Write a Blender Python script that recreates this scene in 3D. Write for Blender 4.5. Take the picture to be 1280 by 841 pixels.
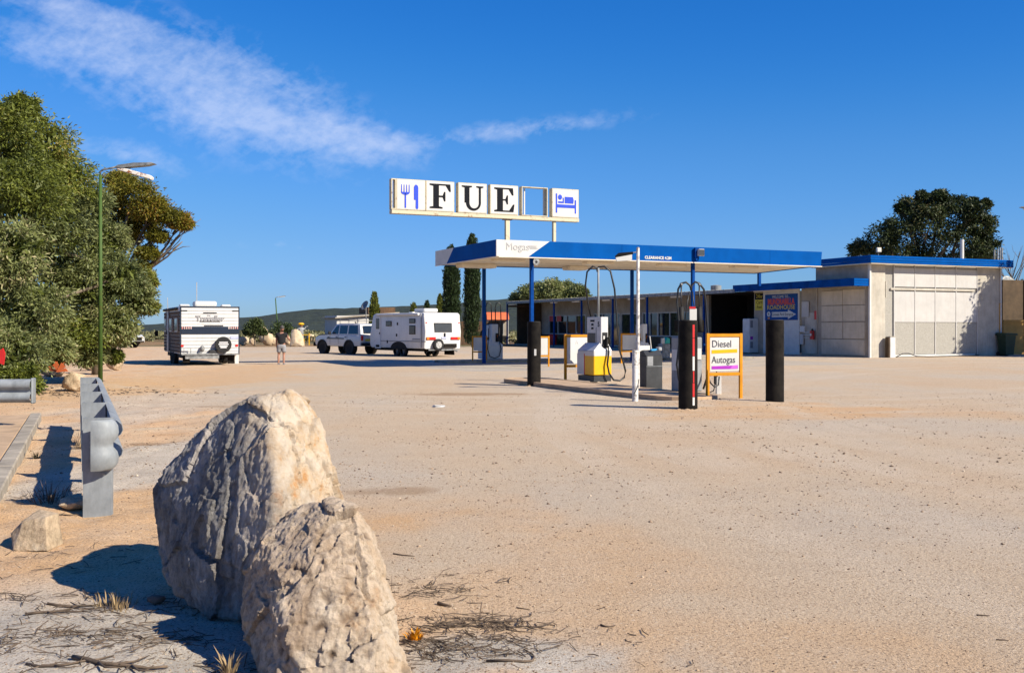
import bpy, bmesh, math, random
import numpy as np
from mathutils import Vector, Matrix, noise
random.seed(7); rng = np.random.default_rng(7)
S = bpy.context.scene; C = S.collection
for o in list(bpy.data.objects): bpy.data.objects.remove(o)
PI = math.pi
# ------------------------------------------------------------------ camera
cam = bpy.data.cameras.new('camera'); camo = bpy.data.objects.new('camera', cam); C.objects.link(camo)
cam.sensor_width = 36; cam.lens = 36*1300/1280; cam.shift_y = -11.5/1280
camo.location = (0, 0, 1.65); camo.rotation_euler = (PI/2, 0, 0)
cam.clip_start = .1; cam.clip_end = 12000; S.camera = camo
# ------------------------------------------------------------------ sky
SUN_EL, SUN_AZ = math.radians(36), math.radians(-30.5)        # azimuth from +X, anticlockwise
sd = Vector((math.cos(SUN_EL)*math.cos(SUN_AZ), math.cos(SUN_EL)*math.sin(SUN_AZ), math.sin(SUN_EL)))
W = bpy.data.worlds.new('World'); S.world = W; W.use_nodes = True
nt = W.node_tree; N = nt.nodes; Lk = nt.links; N.clear()
def nd(t, **k):
    n = N.new(t)
    for a, b in k.items(): setattr(n, a, b)
    return n
out = nd('ShaderNodeOutputWorld'); bg = nd('ShaderNodeBackground'); bg.inputs[1].default_value = .078
sky = nd('ShaderNodeTexSky', sky_type='NISHITA', sun_disc=False)
sky.sun_elevation = SUN_EL; sky.sun_rotation = math.radians(90)-SUN_AZ   # rotation runs clockwise from +Y
sky.altitude = 0; sky.air_density = 1.0; sky.dust_density = .1; sky.ozone_density = 1.6
hs = nd('ShaderNodeHueSaturation'); hs.inputs['Saturation'].default_value = 1.28; hs.inputs['Value'].default_value = 1.0
Lk.new(sky.outputs[0], hs.inputs['Color'])
gm = nd('ShaderNodeMixRGB', blend_type='MULTIPLY'); gm.inputs[0].default_value = 1; gm.inputs[2].default_value = (.66, .78, 1.12, 1)
Lk.new(hs.outputs[0], gm.inputs[1])
# the photograph's clear, deeply blue sky: grade the physical sky's colour, the same in every direction
k_ = .1306; sc1 = nd('ShaderNodeMixRGB', blend_type='MULTIPLY'); sc1.inputs[0].default_value = 1; sc1.inputs[2].default_value = (k_, k_, k_, 1); Lk.new(gm.outputs[0], sc1.inputs[1])
cv_ = nd('ShaderNodeRGBCurve'); Lk.new(sc1.outputs[0], cv_.inputs['Color'])
for ci, pts in enumerate(([(.083, .022), (.181, .088), (.73, .30), (1, .40)], [(.231, .184), (.402, .319), (.896, .53), (1, .58)], [(.624, .617), (.831, .761), (.877, .80), (1, .87)])):
    c_ = cv_.mapping.curves[ci]; c_.points[1].location = pts[-1]
    for p_ in pts[:-1]: c_.points.new(*p_)
cv_.mapping.extend = 'HORIZONTAL'; cv_.mapping.update()
sc2 = nd('ShaderNodeMixRGB', blend_type='MULTIPLY'); sc2.inputs[0].default_value = 1; sc2.inputs[2].default_value = (1/k_, 1/k_, 1/k_, 1); Lk.new(cv_.outputs[0], sc2.inputs[1]); gm = sc2
def wm(op, a, b=None, c=None):
    n = nd('ShaderNodeMath', operation=op)
    for i, v in enumerate((a, b, c)):
        if v is None: continue
        if isinstance(v, (int, float)): n.inputs[i].default_value = v
        else: Lk.new(v, n.inputs[i])
    return n.outputs[0]
tc = nd('ShaderNodeTexCoord'); sp = nd('ShaderNodeSeparateXYZ'); Lk.new(tc.outputs['Generated'], sp.inputs[0])
az = wm('ARCTAN2', sp.outputs[0], sp.outputs[1]); el = wm('ARCSINE', sp.outputs[2])
def sky_noise(ang, sx, sy, scale, detail, rough, dist=0.):
    ca, sa = math.cos(ang), math.sin(ang)
    u = wm('MULTIPLY', wm('ADD', wm('MULTIPLY', az, ca), wm('MULTIPLY', el, sa)), sx)
    v = wm('MULTIPLY', wm('ADD', wm('MULTIPLY', az, -sa), wm('MULTIPLY', el, ca)), sy)
    cb = nd('ShaderNodeCombineXYZ'); Lk.new(u, cb.inputs[0]); Lk.new(v, cb.inputs[1])
    n = nd('ShaderNodeTexNoise'); n.inputs['Scale'].default_value = scale; n.inputs['Detail'].default_value = detail
    n.inputs['Roughness'].default_value = rough; n.inputs['Distortion'].default_value = dist
    Lk.new(cb.outputs[0], n.inputs['Vector']); return n.outputs[0]
n1 = sky_noise(math.radians(-16), 1, 2.2, 14, 9, .62, .3); n2 = sky_noise(math.radians(25), 1, 1.6, 60, 5, .6, .2)
cl = None
for (px, py, sx, sy, ang, amp) in [(258, 110, 235, 72, -18, .80), (430, 172, 115, 26, -10, .78), (645, 163, 165, 15, 6, .56), (160, 195, 90, 24, -8, .42),
                                   (110, 18, 110, 16, -12, .4), (350, 306, 65, 6, 0, .22), (60, 62, 110, 22, -5, .35)]:
    a0 = math.atan((px-640)/1300); e0 = math.atan((409-py)/1300*math.cos(a0))
    ca, sa = math.cos(math.radians(ang)), math.sin(math.radians(ang))
    dx = wm('SUBTRACT', az, a0); dy = wm('SUBTRACT', el, e0)
    u = wm('DIVIDE', wm('ADD', wm('MULTIPLY', dx, ca), wm('MULTIPLY', dy, sa)), sx/1300)
    v = wm('DIVIDE', wm('ADD', wm('MULTIPLY', dx, -sa), wm('MULTIPLY', dy, ca)), sy/1300)
    r = wm('SQRT', wm('ADD', wm('MULTIPLY', u, u), wm('MULTIPLY', v, v)))
    m = wm('MULTIPLY', wm('SUBTRACT', 1.25, r), amp)
    m = wm('MAXIMUM', m, 0.)
    cl = m if cl is None else wm('ADD', cl, m)
cl = wm('MINIMUM', cl, 1.05)
d = wm('SUBTRACT', wm('ADD', wm('MULTIPLY', n1, 1.7), wm('MULTIPLY', n2, 1.0)), 1.42)
c1 = wm('ADD', wm('MULTIPLY', cl, .74), d)
c1 = wm('MULTIPLY', wm('MAXIMUM', wm('MINIMUM', wm('MULTIPLY', c1, 1.25), 1.), 0.), wm('MINIMUM', wm('MULTIPLY', cl, 2.2), 1.))
cm = nd('ShaderNodeMixRGB'); Lk.new(wm('MULTIPLY', c1, .45), cm.inputs[0]); Lk.new(gm.outputs[0], cm.inputs[1]); cm.inputs[2].default_value = (6.2, 6.7, 8.2, 1)
Lk.new(cm.outputs[0], bg.inputs[0]); Lk.new(bg.outputs[0], out.inputs[0])
# ------------------------------------------------------------------ sun
sl = bpy.data.lights.new('sun', 'SUN'); sl.energy = 5.0; sl.angle = math.radians(.5); sl.color = (1, .91, .76)
so = bpy.data.objects.new('sun', sl); C.objects.link(so); so.rotation_euler = (-sd).to_track_quat('-Z', 'Y').to_euler(); so.location = (20, -12, 20)
S.view_settings.view_transform = 'Standard'; S.view_settings.look = 'None'; S.view_settings.exposure = .745; S.view_settings.gamma = 1
# ------------------------------------------------------------------ helpers
UX, UY = math.cos(math.radians(24.5)), math.sin(math.radians(24.5)); YAW = math.radians(24.5)
def G(px, py): D = 2145/(py-409); return ((px-640)*D/1300, D)
def X(px, D): return (px-640)*D/1300
def Z(py, D): return 1.65+(409-py)*D/1300
def mat(name, col, rough=.7, metal=0., var=.12, scale=3., bump=.1, bscale=40., col2=None, spec=.4, stretch=None, fac=(.35, .7), emit=None, coat=0, trans=0, streak=0):
    m = bpy.data.materials.new(name); m.use_nodes = True; n = m.node_tree.nodes; l = m.node_tree.links
    b = n['Principled BSDF']; b.inputs['Roughness'].default_value = rough; b.inputs['Metallic'].default_value = metal
    b.inputs['Specular IOR Level'].default_value = spec
    if coat: b.inputs['Coat Weight'].default_value = coat
    tc = n.new('ShaderNodeTexCoord'); mp = n.new('ShaderNodeMapping'); l.new(tc.outputs['Object'], mp.inputs[0])
    if stretch: mp.inputs['Scale'].default_value = stretch
    no = n.new('ShaderNodeTexNoise'); no.inputs['Scale'].default_value = scale; no.inputs['Detail'].default_value = 7; no.inputs['Roughness'].default_value = .65
    l.new(mp.outputs[0], no.inputs['Vector'])
    r = n.new('ShaderNodeValToRGB'); r.color_ramp.elements[0].position = fac[0]; r.color_ramp.elements[1].position = fac[1]
    c2 = col2 if col2 else tuple(c*(1-var*2.2) for c in col)
    r.color_ramp.elements[0].color = (*c2, 1); r.color_ramp.elements[1].color = (*col, 1)
    l.new(no.outputs[0], r.inputs[0]); last = r.outputs[0]
    if streak:
        mp2 = n.new('ShaderNodeMapping'); mp2.inputs['Scale'].default_value = (6, 6, .5); l.new(tc.outputs['Object'], mp2.inputs[0])
        n3 = n.new('ShaderNodeTexNoise'); n3.inputs['Scale'].default_value = 1.5; n3.inputs['Detail'].default_value = 6; l.new(mp2.outputs[0], n3.inputs['Vector'])
        r3 = n.new('ShaderNodeValToRGB'); r3.color_ramp.elements[0].position = .5; r3.color_ramp.elements[1].position = .75
        r3.color_ramp.elements[0].color = (0, 0, 0, 1); r3.color_ramp.elements[1].color = (streak,)*3+(1,)
        l.new(n3.outputs[0], r3.inputs[0]); mx = n.new('ShaderNodeMixRGB'); l.new(r3.outputs[0], mx.inputs[0]); l.new(last, mx.inputs[1]); mx.inputs[2].default_value = (.22, .13, .07, 1); last = mx.outputs[0]
    l.new(last, b.inputs['Base Color'])
    if bump:
        n2 = n.new('ShaderNodeTexNoise'); n2.inputs['Scale'].default_value = bscale; n2.inputs['Detail'].default_value = 5; l.new(mp.outputs[0], n2.inputs['Vector'])
        bp = n.new('ShaderNodeBump'); bp.inputs['Strength'].default_value = bump; bp.inputs['Distance'].default_value = .02; l.new(n2.outputs[0], bp.inputs['Height']); l.new(bp.outputs[0], b.inputs['Normal'])
    if trans:
        b.inputs['Transmission Weight'].default_value = trans
    return m
def prep(o, name, parent, m, kind=None, label=None):
    if parent is not None: o.parent = parent
    if m: o.data.materials.append(m)
    if kind: o['kind'] = kind
    if label: o['label'] = label
    C.objects.link(o); return o
def thing(name, loc, rz=0, label='', cat='', group=None):
    o = bpy.data.objects.new(name, None); C.objects.link(o); o.empty_display_size = .2
    o.location = loc if len(loc) == 3 else (*loc, 0); o.rotation_euler = (0, 0, rz)
    o['label'] = label; o['category'] = cat
    if group: o['group'] = group
    return o
def dup(root, loc, rz=None, label=None, group=None):
    r = root.copy(); C.objects.link(r); r.location = loc if len(loc) == 3 else (*loc, 0)
    if rz is not None: r.rotation_euler = (0, 0, rz)
    if label: r['label'] = label
    if group: r['group'] = group
    for ch in list(root.children):
        c = ch.copy(); C.objects.link(c); c.parent = r
        for g in list(ch.children):
            e = g.copy(); C.objects.link(e); e.parent = c
    return r
class M:
    def __init__(s): s.b = bmesh.new()
    def box(s, c, d, rz=0, bev=0, ry=0, rx=0, seg=1):
        g = bmesh.ops.create_cube(s.b, size=1); vs = g['verts']
        R = Matrix.Translation(c) @ Matrix.Rotation(rz, 4, 'Z') @ Matrix.Rotation(ry, 4, 'Y') @ Matrix.Rotation(rx, 4, 'X') @ Matrix.Diagonal((*d, 1))
        bmesh.ops.transform(s.b, matrix=R, verts=vs)
        if bev:
            es = list({e for v in vs for e in v.link_edges}); bmesh.ops.bevel(s.b, geom=es, offset=bev, segments=seg, affect='EDGES', profile=.5)
        return s
    def cyl(s, p0, p1, r0, r1=None, n=14, caps=True):
        r1 = r0 if r1 is None else r1; p0 = Vector(p0); p1 = Vector(p1); d = p1-p0
        R = Matrix.Translation((p0+p1)/2) @ d.to_track_quat('Z', 'Y').to_matrix().to_4x4()
        bmesh.ops.create_cone(s.b, cap_ends=caps, segments=n, radius1=r0, radius2=r1, depth=d.length, matrix=R); return s
    def tube(s, pts, r, n=7, r2=None):
        pts = [Vector(p) for p in pts]; rings = []; up = Vector((.13, .27, .95))
        for i, p in enumerate(pts):
            t = (pts[min(i+1, len(pts)-1)]-pts[max(i-1, 0)]); t = t.normalized() if t.length > 1e-9 else Vector((0, 0, 1))
            a = t.cross(up); a = a.normalized() if a.length > 1e-3 else t.orthogonal().normalized(); b = t.cross(a)
            rr = r if r2 is None else r+(r2-r)*i/(len(pts)-1)
            if callable(r): rr = r(i/(len(pts)-1))
            rings.append([s.b.verts.new(p+a*math.cos(2*PI*k/n)*rr+b*math.sin(2*PI*k/n)*rr) for k in range(n)])
        for A, B in zip(rings, rings[1:]):
            for k in range(n): s.b.faces.new((A[k], A[(k+1) % n], B[(k+1) % n], B[k]))
        s.b.faces.new(rings[0][::-1]); s.b.faces.new(rings[-1]); return s
    def sph(s, c, r, sub=2, sc=(1, 1, 1)):
        R = Matrix.Translation(c) @ Matrix.Diagonal((*sc, 1)); bmesh.ops.create_icosphere(s.b, subdivisions=sub, radius=r, matrix=R); return s
    def prism(s, poly, a, b, plane='xz', bev=0):
        """poly in the given plane, extruded from a to b along the remaining axis"""
        f = {'xz': lambda p, q: (p[0], q, p[1]), 'yz': lambda p, q: (q, p[0], p[1]), 'xy': lambda p, q: (p[0], p[1], q)}[plane]
        A = [s.b.verts.new(f(p, a)) for p in poly]; B = [s.b.verts.new(f(p, b)) for p in poly]; n = len(poly)
        fs = [s.b.faces.new(A), s.b.faces.new(B[::-1])]
        for k in range(n): fs.append(s.b.faces.new((A[k], B[k], B[(k+1) % n], A[(k+1) % n])))
        if bev:
            es = list({e for f_ in fs[:2] for e in f_.edges}); bmesh.ops.bevel(s.b, geom=es, offset=bev, segments=2, affect='EDGES', profile=.5)
        return s
    def mesh(s, name, smooth=False, angle=None):
        bmesh.ops.recalc_face_normals(s.b, faces=s.b.faces[:])
        me = bpy.data.meshes.new(name); s.b.to_mesh(me); s.b.free()
        if smooth or angle:
            me.polygons.foreach_set('use_smooth', [True]*len(me.polygons))
            if angle: me.set_sharp_from_angle(angle=math.radians(angle))
        return me
    def obj(s, name, m, parent=None, smooth=False, angle=None, kind=None, label=None, cat=None, group=None):
        o = prep(bpy.data.objects.new(name, s.mesh(name, smooth, angle)), name, parent, m, kind, label)
        if cat: o['category'] = cat
        if group: o['group'] = group
        return o
def npmesh(name, V, F, m, parent=None, attr=None, smooth=False, kind=None):
    me = bpy.data.meshes.new(name); V = np.asarray(V, np.float32); F = np.asarray(F, np.int32); k = F.shape[1]
    me.vertices.add(len(V)); me.vertices.foreach_set('co', V.ravel()); me.loops.add(F.size); me.loops.foreach_set('vertex_index', F.ravel())
    me.polygons.add(len(F)); me.polygons.foreach_set('loop_start', np.arange(len(F), dtype=np.int32)*k)
    me.update(calc_edges=True)
    if smooth: me.polygons.foreach_set('use_smooth', [True]*len(F))
    for an, (dom, arr) in (attr or {}).items():
        a = me.attributes.new(an, 'FLOAT', dom); a.data.foreach_set('value', np.asarray(arr, np.float32))
    me.validate(); return prep(bpy.data.objects.new(name, me), name, parent, m, kind)
_tc = {}
def text(s, size, name, m, parent, loc, rot, depth=.006, align='CENTER', sx=1., bold=0.):
    cu = bpy.data.curves.new('t', 'FONT'); cu.body = s; cu.size = size; cu.extrude = depth/2; cu.align_x = align; cu.align_y = 'CENTER'; cu.offset = bold; cu.resolution_u = 3
    o = bpy.data.objects.new('t', cu); C.objects.link(o); bpy.context.view_layer.update()
    me = bpy.data.meshes.new_from_object(o.evaluated_get(bpy.context.evaluated_depsgraph_get())); bpy.data.objects.remove(o); me.materials.clear(); me.name = name
    if sx != 1: me.transform(Matrix.Diagonal((sx, 1, 1, 1)))
    t = prep(bpy.data.objects.new(name, me), name, parent, m); t.location = loc; t.rotation_euler = rot; return t
FRONT = (PI/2, 0, 0)          # faces -y
LEFT = (PI/2, 0, -PI/2)       # faces -x
BACK = (PI/2, 0, PI)
# ------------------------------------------------------------------ materials
mt = {}
mt['blue'] = mat('blue_paint', (.0004, .075, .315), .6, var=.10, scale=1.2, bump=.03, spec=.03)
mt['blue_dull'] = mat('faded_blue_paint', (.001, .07, .30), .6, spec=.04, var=.2, scale=1.5, bump=.03)
mt['post_blue'] = mat('blue_post_paint', (.001, .05, .25), .5, spec=.06, var=.15, bump=.02)
mt['white'] = mat('white_paint', (.62, .61, .58), .5, spec=.2, var=.08, scale=2, bump=.02)
mt['van_white'] = mat('caravan_white', (.60, .60, .59), .4, spec=.25, var=.05, scale=1.5, bump=.01, streak=.12)
mt['car_white'] = mat('car_white', (.54, .54, .52), .3, var=.06, scale=2, bump=.0, coat=.5)
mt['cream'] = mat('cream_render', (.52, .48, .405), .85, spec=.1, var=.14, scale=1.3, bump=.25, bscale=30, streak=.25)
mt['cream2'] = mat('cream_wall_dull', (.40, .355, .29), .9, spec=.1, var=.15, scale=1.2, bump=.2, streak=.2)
mt['panelwhite'] = mat('white_sheet', (.50, .485, .46), .6, spec=.12, var=.06, scale=1.5, bump=.06, streak=.1)
mt['cream_door'] = mat('cream_door', (.56, .49, .38), .7, spec=.12, var=.10, scale=1.4, bump=.08, streak=.2)
mt['aggregate'] = mat('exposed_aggregate', (.41, .39, .345), .9, spec=.1, var=.25, scale=40, bump=.5, bscale=80, fac=(.3, .6))
mt['ceil'] = mat('canopy_lining', (.80, .71, .56), .7, var=.1, scale=1, bump=.05)
mt['black'] = mat('black_pipe', (.0065, .0065, .007), .6, spec=.04, var=.3, scale=4, bump=.05, col2=(.022, .019, .016))
mt['rubber'] = mat('black_rubber', (.016, .016, .017), .75, var=.2, bump=.1)
mt['hose'] = mat('hose_black', (.02, .02, .02), .4, var=.2, bump=.05)
mt['yellow'] = mat('yellow_panel', (.72, .40, .003), .4, var=.05, bump=.0)
mt['orange'] = mat('orange_frame', (.66, .27, .012), .5, spec=.2, var=.12, scale=3, bump=.05)
mt['red'] = mat('red_paint', (.55, .02, .02), .4, var=.1, bump=.0)
mt['pumpgrey'] = mat('pump_grey', (.30, .31, .32), .5, var=.15, bump=.03, scale=4)
mt['pumpwhite'] = mat('pump_white', (.60, .60, .59), .4, var=.08, scale=4, bump=.01)
mt['steel'] = mat('stainless_dull', (.075, .078, .082), .42, metal=.3, var=.25, scale=2, bump=.05)
mt['galv'] = mat('galvanised_steel', (.30, .325, .34), .62, metal=.1, var=.2, scale=5, bump=.06, stretch=(1, 1, .6))
mt['galv_dark'] = mat('weathered_steel', (.36, .37, .37), .6, metal=.35, var=.3, scale=6, bump=.1)
mt['polewhite'] = mat('chipped_white_pole', (.62, .60, .57), .6, var=.2, scale=9, bump=.15, col2=(.20, .17, .15), fac=(.36, .5))
mt['tanbeam'] = mat('weathered_cream_steel', (.52, .46, .32), .6, var=.2, scale=5, bump=.1, col2=(.25, .14, .07), fac=(.3, .45))
mt['signwhite'] = mat('sign_white', (.60, .59, .56), .5, spec=.15, var=.07, scale=2, bump=.01)
mt['boardblue'] = mat('board_blue', (.006, .065, .26), .5, spec=.1, var=.08, bump=0)
mt['signblue'] = mat('sign_blue', (.02, .06, .55), .4, var=.08, bump=0)
mt['ink'] = mat('sign_black', (.008, .009, .013), .6, spec=.08, var=.1, bump=0)
mt['greytext'] = mat('grey_lettering', (.60, .61, .62), .5, var=.05, bump=0)
mt['darktext'] = mat('dark_grey_lettering', (.06, .06, .08), .5, var=.05, bump=0)
mt['purple'] = mat('purple_band', (.35, .03, .42), .4, var=.05, bump=0)
mt['teal'] = mat('teal_plastic', (.02, .40, .33), .4, var=.05, bump=0)
mt['cyan'] = mat('light_blue_plastic', (.04, .28, .55), .4, var=.05, bump=0)
mt['glass'] = mat('dark_glass', (.012, .018, .024), .05, var=.1, bump=0, spec=.8)
mt['glass_grey'] = mat('tinted_caravan_window', (.06, .06, .06), .12, var=.1, bump=0, spec=.7)
mt['alu'] = mat('aluminium_frame', (.46, .46, .45), .5, metal=.15, var=.1, bump=0)
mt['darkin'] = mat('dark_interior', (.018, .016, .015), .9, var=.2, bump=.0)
mt['roofsheet'] = mat('roof_sheeting', (.30, .29, .27), .6, metal=.2, var=.15, bump=.05)
mt['woodbrown'] = mat('brown_timber', (.13, .07, .035), .8, var=.25, scale=5, bump=.2, stretch=(1, 1, .2))
mt['tan'] = mat('ochre_wall', (.50, .29, .08), .8, var=.12, scale=2, bump=.1)
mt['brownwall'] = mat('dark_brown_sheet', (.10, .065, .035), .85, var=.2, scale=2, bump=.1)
mt['polegreen'] = mat('green_pole', (.05, .095, .02), .55, spec=.2, var=.2, scale=3, bump=.05, col2=(.09, .06, .02), fac=(.25, .45))
mt['rust'] = mat('rusty_white_fitting', (.72, .68, .62), .6, var=.1, scale=9, bump=.1, col2=(.28, .10, .03), fac=(.42, .48))
mt['bark'] = mat('bark', (.22, .17, .12), .9, var=.3, scale=8, bump=.4, stretch=(1, 1, .25))
mt['twig'] = mat('dry_twig', (.16, .115, .08), .9, var=.3, scale=12, bump=.2)
mt['straw'] = mat('dry_grass', (.42, .30, .16), .9, var=.2, bump=0)
mt['skin'] = mat('skin', (.36, .18, .12), .5, var=.08, scale=10, bump=.02)
mt['skin_tan'] = mt['skin']
mt['shirt'] = mat('black_cotton', (.012, .012, .014), .9, var=.2, bump=.1)
mt['shorts'] = mat('grey_shorts', (.27, .27, .28), .85, var=.1, bump=.1)
mt['hair'] = mat('grey_hair', (.10, .09, .085), .8, var=.3, scale=30, bump=.3)
mt['plate'] = mat('yellow_plate', (.60, .50, .04), .5, var=.05, bump=0)
mt['light'] = mat('white_diffuser', (.68, .67, .62), .4, var=.03, bump=0)
mt['amber'] = mat('amber_lens', (.75, .20, .02), .25, var=.05, bump=0)
mt['taill'] = mat('red_lens', (.55, .02, .015), .2, var=.05, bump=0)
mt['bingreen'] = mat('green_bin_plastic', (.02, .045, .025), .5, var=.15, bump=.03)
mt['yellowsign'] = mat('yellow_sign', (.55, .45, .02), .5, var=.08, bump=0)
mt['redtext'] = mat('red_lettering', (.60, .05, .02), .5, var=.05, bump=0)
mt['yeltext'] = mat('yellow_lettering', (.62, .42, .03), .5, var=.05, bump=0)
mt['orangeroof'] = mat('orange_awning', (.70, .15, .05), .6, var=.08, bump=.02)
mt['stripe'] = mat('dark_blue_stripe', (.012, .022, .045), .4, var=.1, bump=0)
mt['greystripe'] = mat('grey_stripe', (.22, .22, .24), .4, var=.1, bump=0)
mt['headlamp'] = mat('headlamp_glass', (.55, .57, .60), .1, var=.05, bump=0, spec=.8)
mt['concrete'] = mat('concrete', (.40, .35, .28), .9, var=.22, scale=3, bump=.25, bscale=50)
mt['slab'] = mat('sandy_slab', (.50, .35, .22), .9, var=.15, scale=2.5, bump=.2, bscale=60)
# foliage: per-leaf random attribute drives the colour
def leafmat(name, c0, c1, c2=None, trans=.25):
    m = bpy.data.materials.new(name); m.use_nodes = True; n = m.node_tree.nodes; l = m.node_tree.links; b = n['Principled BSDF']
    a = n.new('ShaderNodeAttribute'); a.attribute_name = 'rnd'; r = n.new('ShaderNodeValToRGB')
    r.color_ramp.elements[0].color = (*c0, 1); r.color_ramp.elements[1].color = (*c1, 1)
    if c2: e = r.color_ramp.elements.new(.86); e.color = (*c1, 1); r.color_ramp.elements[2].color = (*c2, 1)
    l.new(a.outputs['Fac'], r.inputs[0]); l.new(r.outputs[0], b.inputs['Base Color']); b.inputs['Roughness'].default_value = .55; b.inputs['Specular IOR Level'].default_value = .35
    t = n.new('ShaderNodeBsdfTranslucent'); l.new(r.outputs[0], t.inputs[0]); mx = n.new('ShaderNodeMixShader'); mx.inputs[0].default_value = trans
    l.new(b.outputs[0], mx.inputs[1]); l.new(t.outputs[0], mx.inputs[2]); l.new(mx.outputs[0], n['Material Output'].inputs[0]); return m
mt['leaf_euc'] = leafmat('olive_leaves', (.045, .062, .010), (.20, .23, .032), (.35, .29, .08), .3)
mt['leaf_grey'] = leafmat('grey_green_leaves', (.06, .08, .025), (.26, .285, .10), (.44, .39, .21), .3)
mt['leaf_or'] = leafmat('bronze_leaves', (.06, .065, .008), (.22, .20, .02), (.32, .17, .03), .35)
mt['leaf_dark'] = leafmat('dark_pine_needles', (.014, .024, .008), (.055, .075, .020), (.10, .085, .03), .15)
mt['leaf_cyp'] = leafmat('cypress_leaves', (.010, .022, .006), (.038, .062, .018), None, .1)
mt['leaf_yel'] = leafmat('golden_conifer_leaves', (.06, .075, .008), (.17, .18, .03), None, .15)
mt['leaf_scrub'] = leafmat('scrub_leaves', (.07, .08, .03), (.23, .215, .10), (.32, .24, .12), .15)
mt['leaf_small'] = leafmat('dark_green_leaves', (.025, .045, .012), (.075, .095, .025), None, .15)
# ------------------------------------------------------------------ ground
def vn(x, y, seed=0):
    x = np.asarray(x, float); y = np.asarray(y, float); xi = np.floor(x).astype(np.int64); yi = np.floor(y).astype(np.int64); xf = x-xi; yf = y-yi
    def h(a, b):
        n = (a*374761393+b*668265263+seed*1274126177) & 0xffffffff; n = ((n ^ (n >> 13))*1274126177) & 0xffffffff; return ((n ^ (n >> 16)) & 0xffff)/65535.
    u = xf*xf*(3-2*xf); v = yf*yf*(3-2*yf)
    return (h(xi, yi)*(1-u)+h(xi+1, yi)*u)*(1-v)+(h(xi, yi+1)*(1-u)+h(xi+1, yi+1)*u)*v
def fbm(x, y, seed=0, oct=5):
    s = 0; a = .5; f = 1.
    for k in range(oct): s = s+a*vn(x*f, y*f, seed+k*17); a *= .5; f *= 2.03
    return s
def sst(a, b, x): t = np.clip((x-a)/(b-a), 0, 1); return t*t*(3-2*t)
VX = [-60, 4.9, 5.5, 6.5, 9.3, 15, 22, 30, 45, 86, 400]; VB = [2, .35, -.05, -.8, -2.55, -4.6, -6.6, -9.0, -13.8, -29, -150]
def verge(x, y):
    b = np.interp(y, VX, VB); w = 1-sst(-.5, .6, (x-b)/np.clip(np.asarray(y)/9, .7, 5)+(fbm(x*.7, y*.7, 5)-.5)*1.6); return w
def gz(x, y):
    x = np.asarray(x, float); y = np.asarray(y, float); w = verge(x, y)*(y > 2)
    z = w*((fbm(x*.45, y*.45, 1)-.48)*.22+(fbm(x*2.2, y*2.2, 2)-.48)*.07+(fbm(x*7, y*7, 3)-.48)*.022)*np.clip(1.3-y/60, .2, 1)
    z = z+(1-w)*((fbm(x*.8, y*.8, 8)-.48)*.02)*(y < 40)
    z = z+.07*np.exp(-(((x-4.6)/1.6)**2+((y-22.2)/1.5)**2))*1.0
    z = z-sst(95, 420, y)*2.2-sst(60, 300, np.abs(x))*1.0
    return z
def axis(segs):
    out = []
    for a, b, st in segs: out += list(np.arange(a, b, st))
    return out+[segs[-1][1]]
far = lambda a, b, k: list(np.geomspace(a, b, k))
xs = [-v for v in far(26, 6000, 40)[::-1]]+axis([(-25.6, -9, .22), (-9, 5, .05), (5, 12, .12), (12, 40, .5)])+far(41, 6000, 34)
ys = [-v for v in far(6, 3000, 14)[::-1]]+[-4, -2, 0, 2]+axis([(3, 4.2, .2), (4.2, 9, .035), (9, 14, .06), (14, 26, .12), (26, 50, .3), (50, 100, .8)])+far(102, 7000, 60)
XX, YY = np.meshgrid(xs, ys); ZZ = gz(XX, YY)
nx, ny = len(xs), len(ys); idx = np.arange(nx*ny).reshape(ny, nx)
Fg = np.stack([idx[:-1, :-1], idx[:-1, 1:], idx[1:, 1:], idx[1:, :-1]], -1).reshape(-1, 4)
wv = verge(XX, YY)*(YY > 1)
def blob(cx, cy, rx, ry, s, f=.8): return 1-sst(.55, 1.15, np.hypot((XX-cx)/rx, (YY-cy)/ry)+(fbm(XX*f*1.5, YY*f, s)-.5)*1.3)
# grey pale dust patches (bottom left, beside the boulders, left edge of the lot) and orange sand patches
grey = np.clip(blob(-3.0, 5.4, 2.6, 1.25, 21)+blob(.0, 5.2, .85, .55, 22, 2)+blob(-4.4, 13, 1.0, 3.2, 23)*.9+blob(-7.5, 22.5, 1.6, 5, 25)*.6, 0, 1)
orange = np.clip(blob(-4.0, 9.0, 3.0, 2.4, 31)*.9+blob(.35, 6.6, 1.0, 2.2, 32)*.5+blob(5.0, 20.5, 3.2, 2.1, 33)*.85+blob(7.5, 20, 2.0, 1.6, 34)*.5+blob(1.3, 5.2, 1.2, .8, 35)*.45+blob(-10, 33, 3, 14, 36)*.8+blob(-.9, 9.2, 1.5, 1.2, 37)*.35, 0, 1)
du = (XX+.6)*UX+(YY-40.2)*UY; dv = -(XX+.6)*UY+(YY-40.2)*UX
conc = sst(-2.2, -1.2, du+(fbm(XX, YY, 41)-.5)*2)*(1-sst(17, 19, du))*sst(-1.6, -.4, dv+(fbm(XX, YY, 42)-.5)*1.5)*(1-sst(13, 14, dv))*.8
stain = np.clip(blob(-1.15, 25.6, 1.5, .55, 43, 2)*.8+blob(-1.15, 10.5, .42, .3, 44, 3)*.7+blob(-5.1, 14.6, .4, .35, 45, 2)*.8+blob(-5.9, 21.5, 1.1, .3, 46, 2)*.6, 0, 1)
scrub = sst(86, 92, YY+(fbm(XX*.2, YY*.2, 51)-.5)*8)
scrub = np.maximum(scrub, sst(0, 6, -XX-np.interp(YY, [0, 30, 60, 86, 90], [30, 34, 38, 44, 44])))*(YY > 0)
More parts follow.
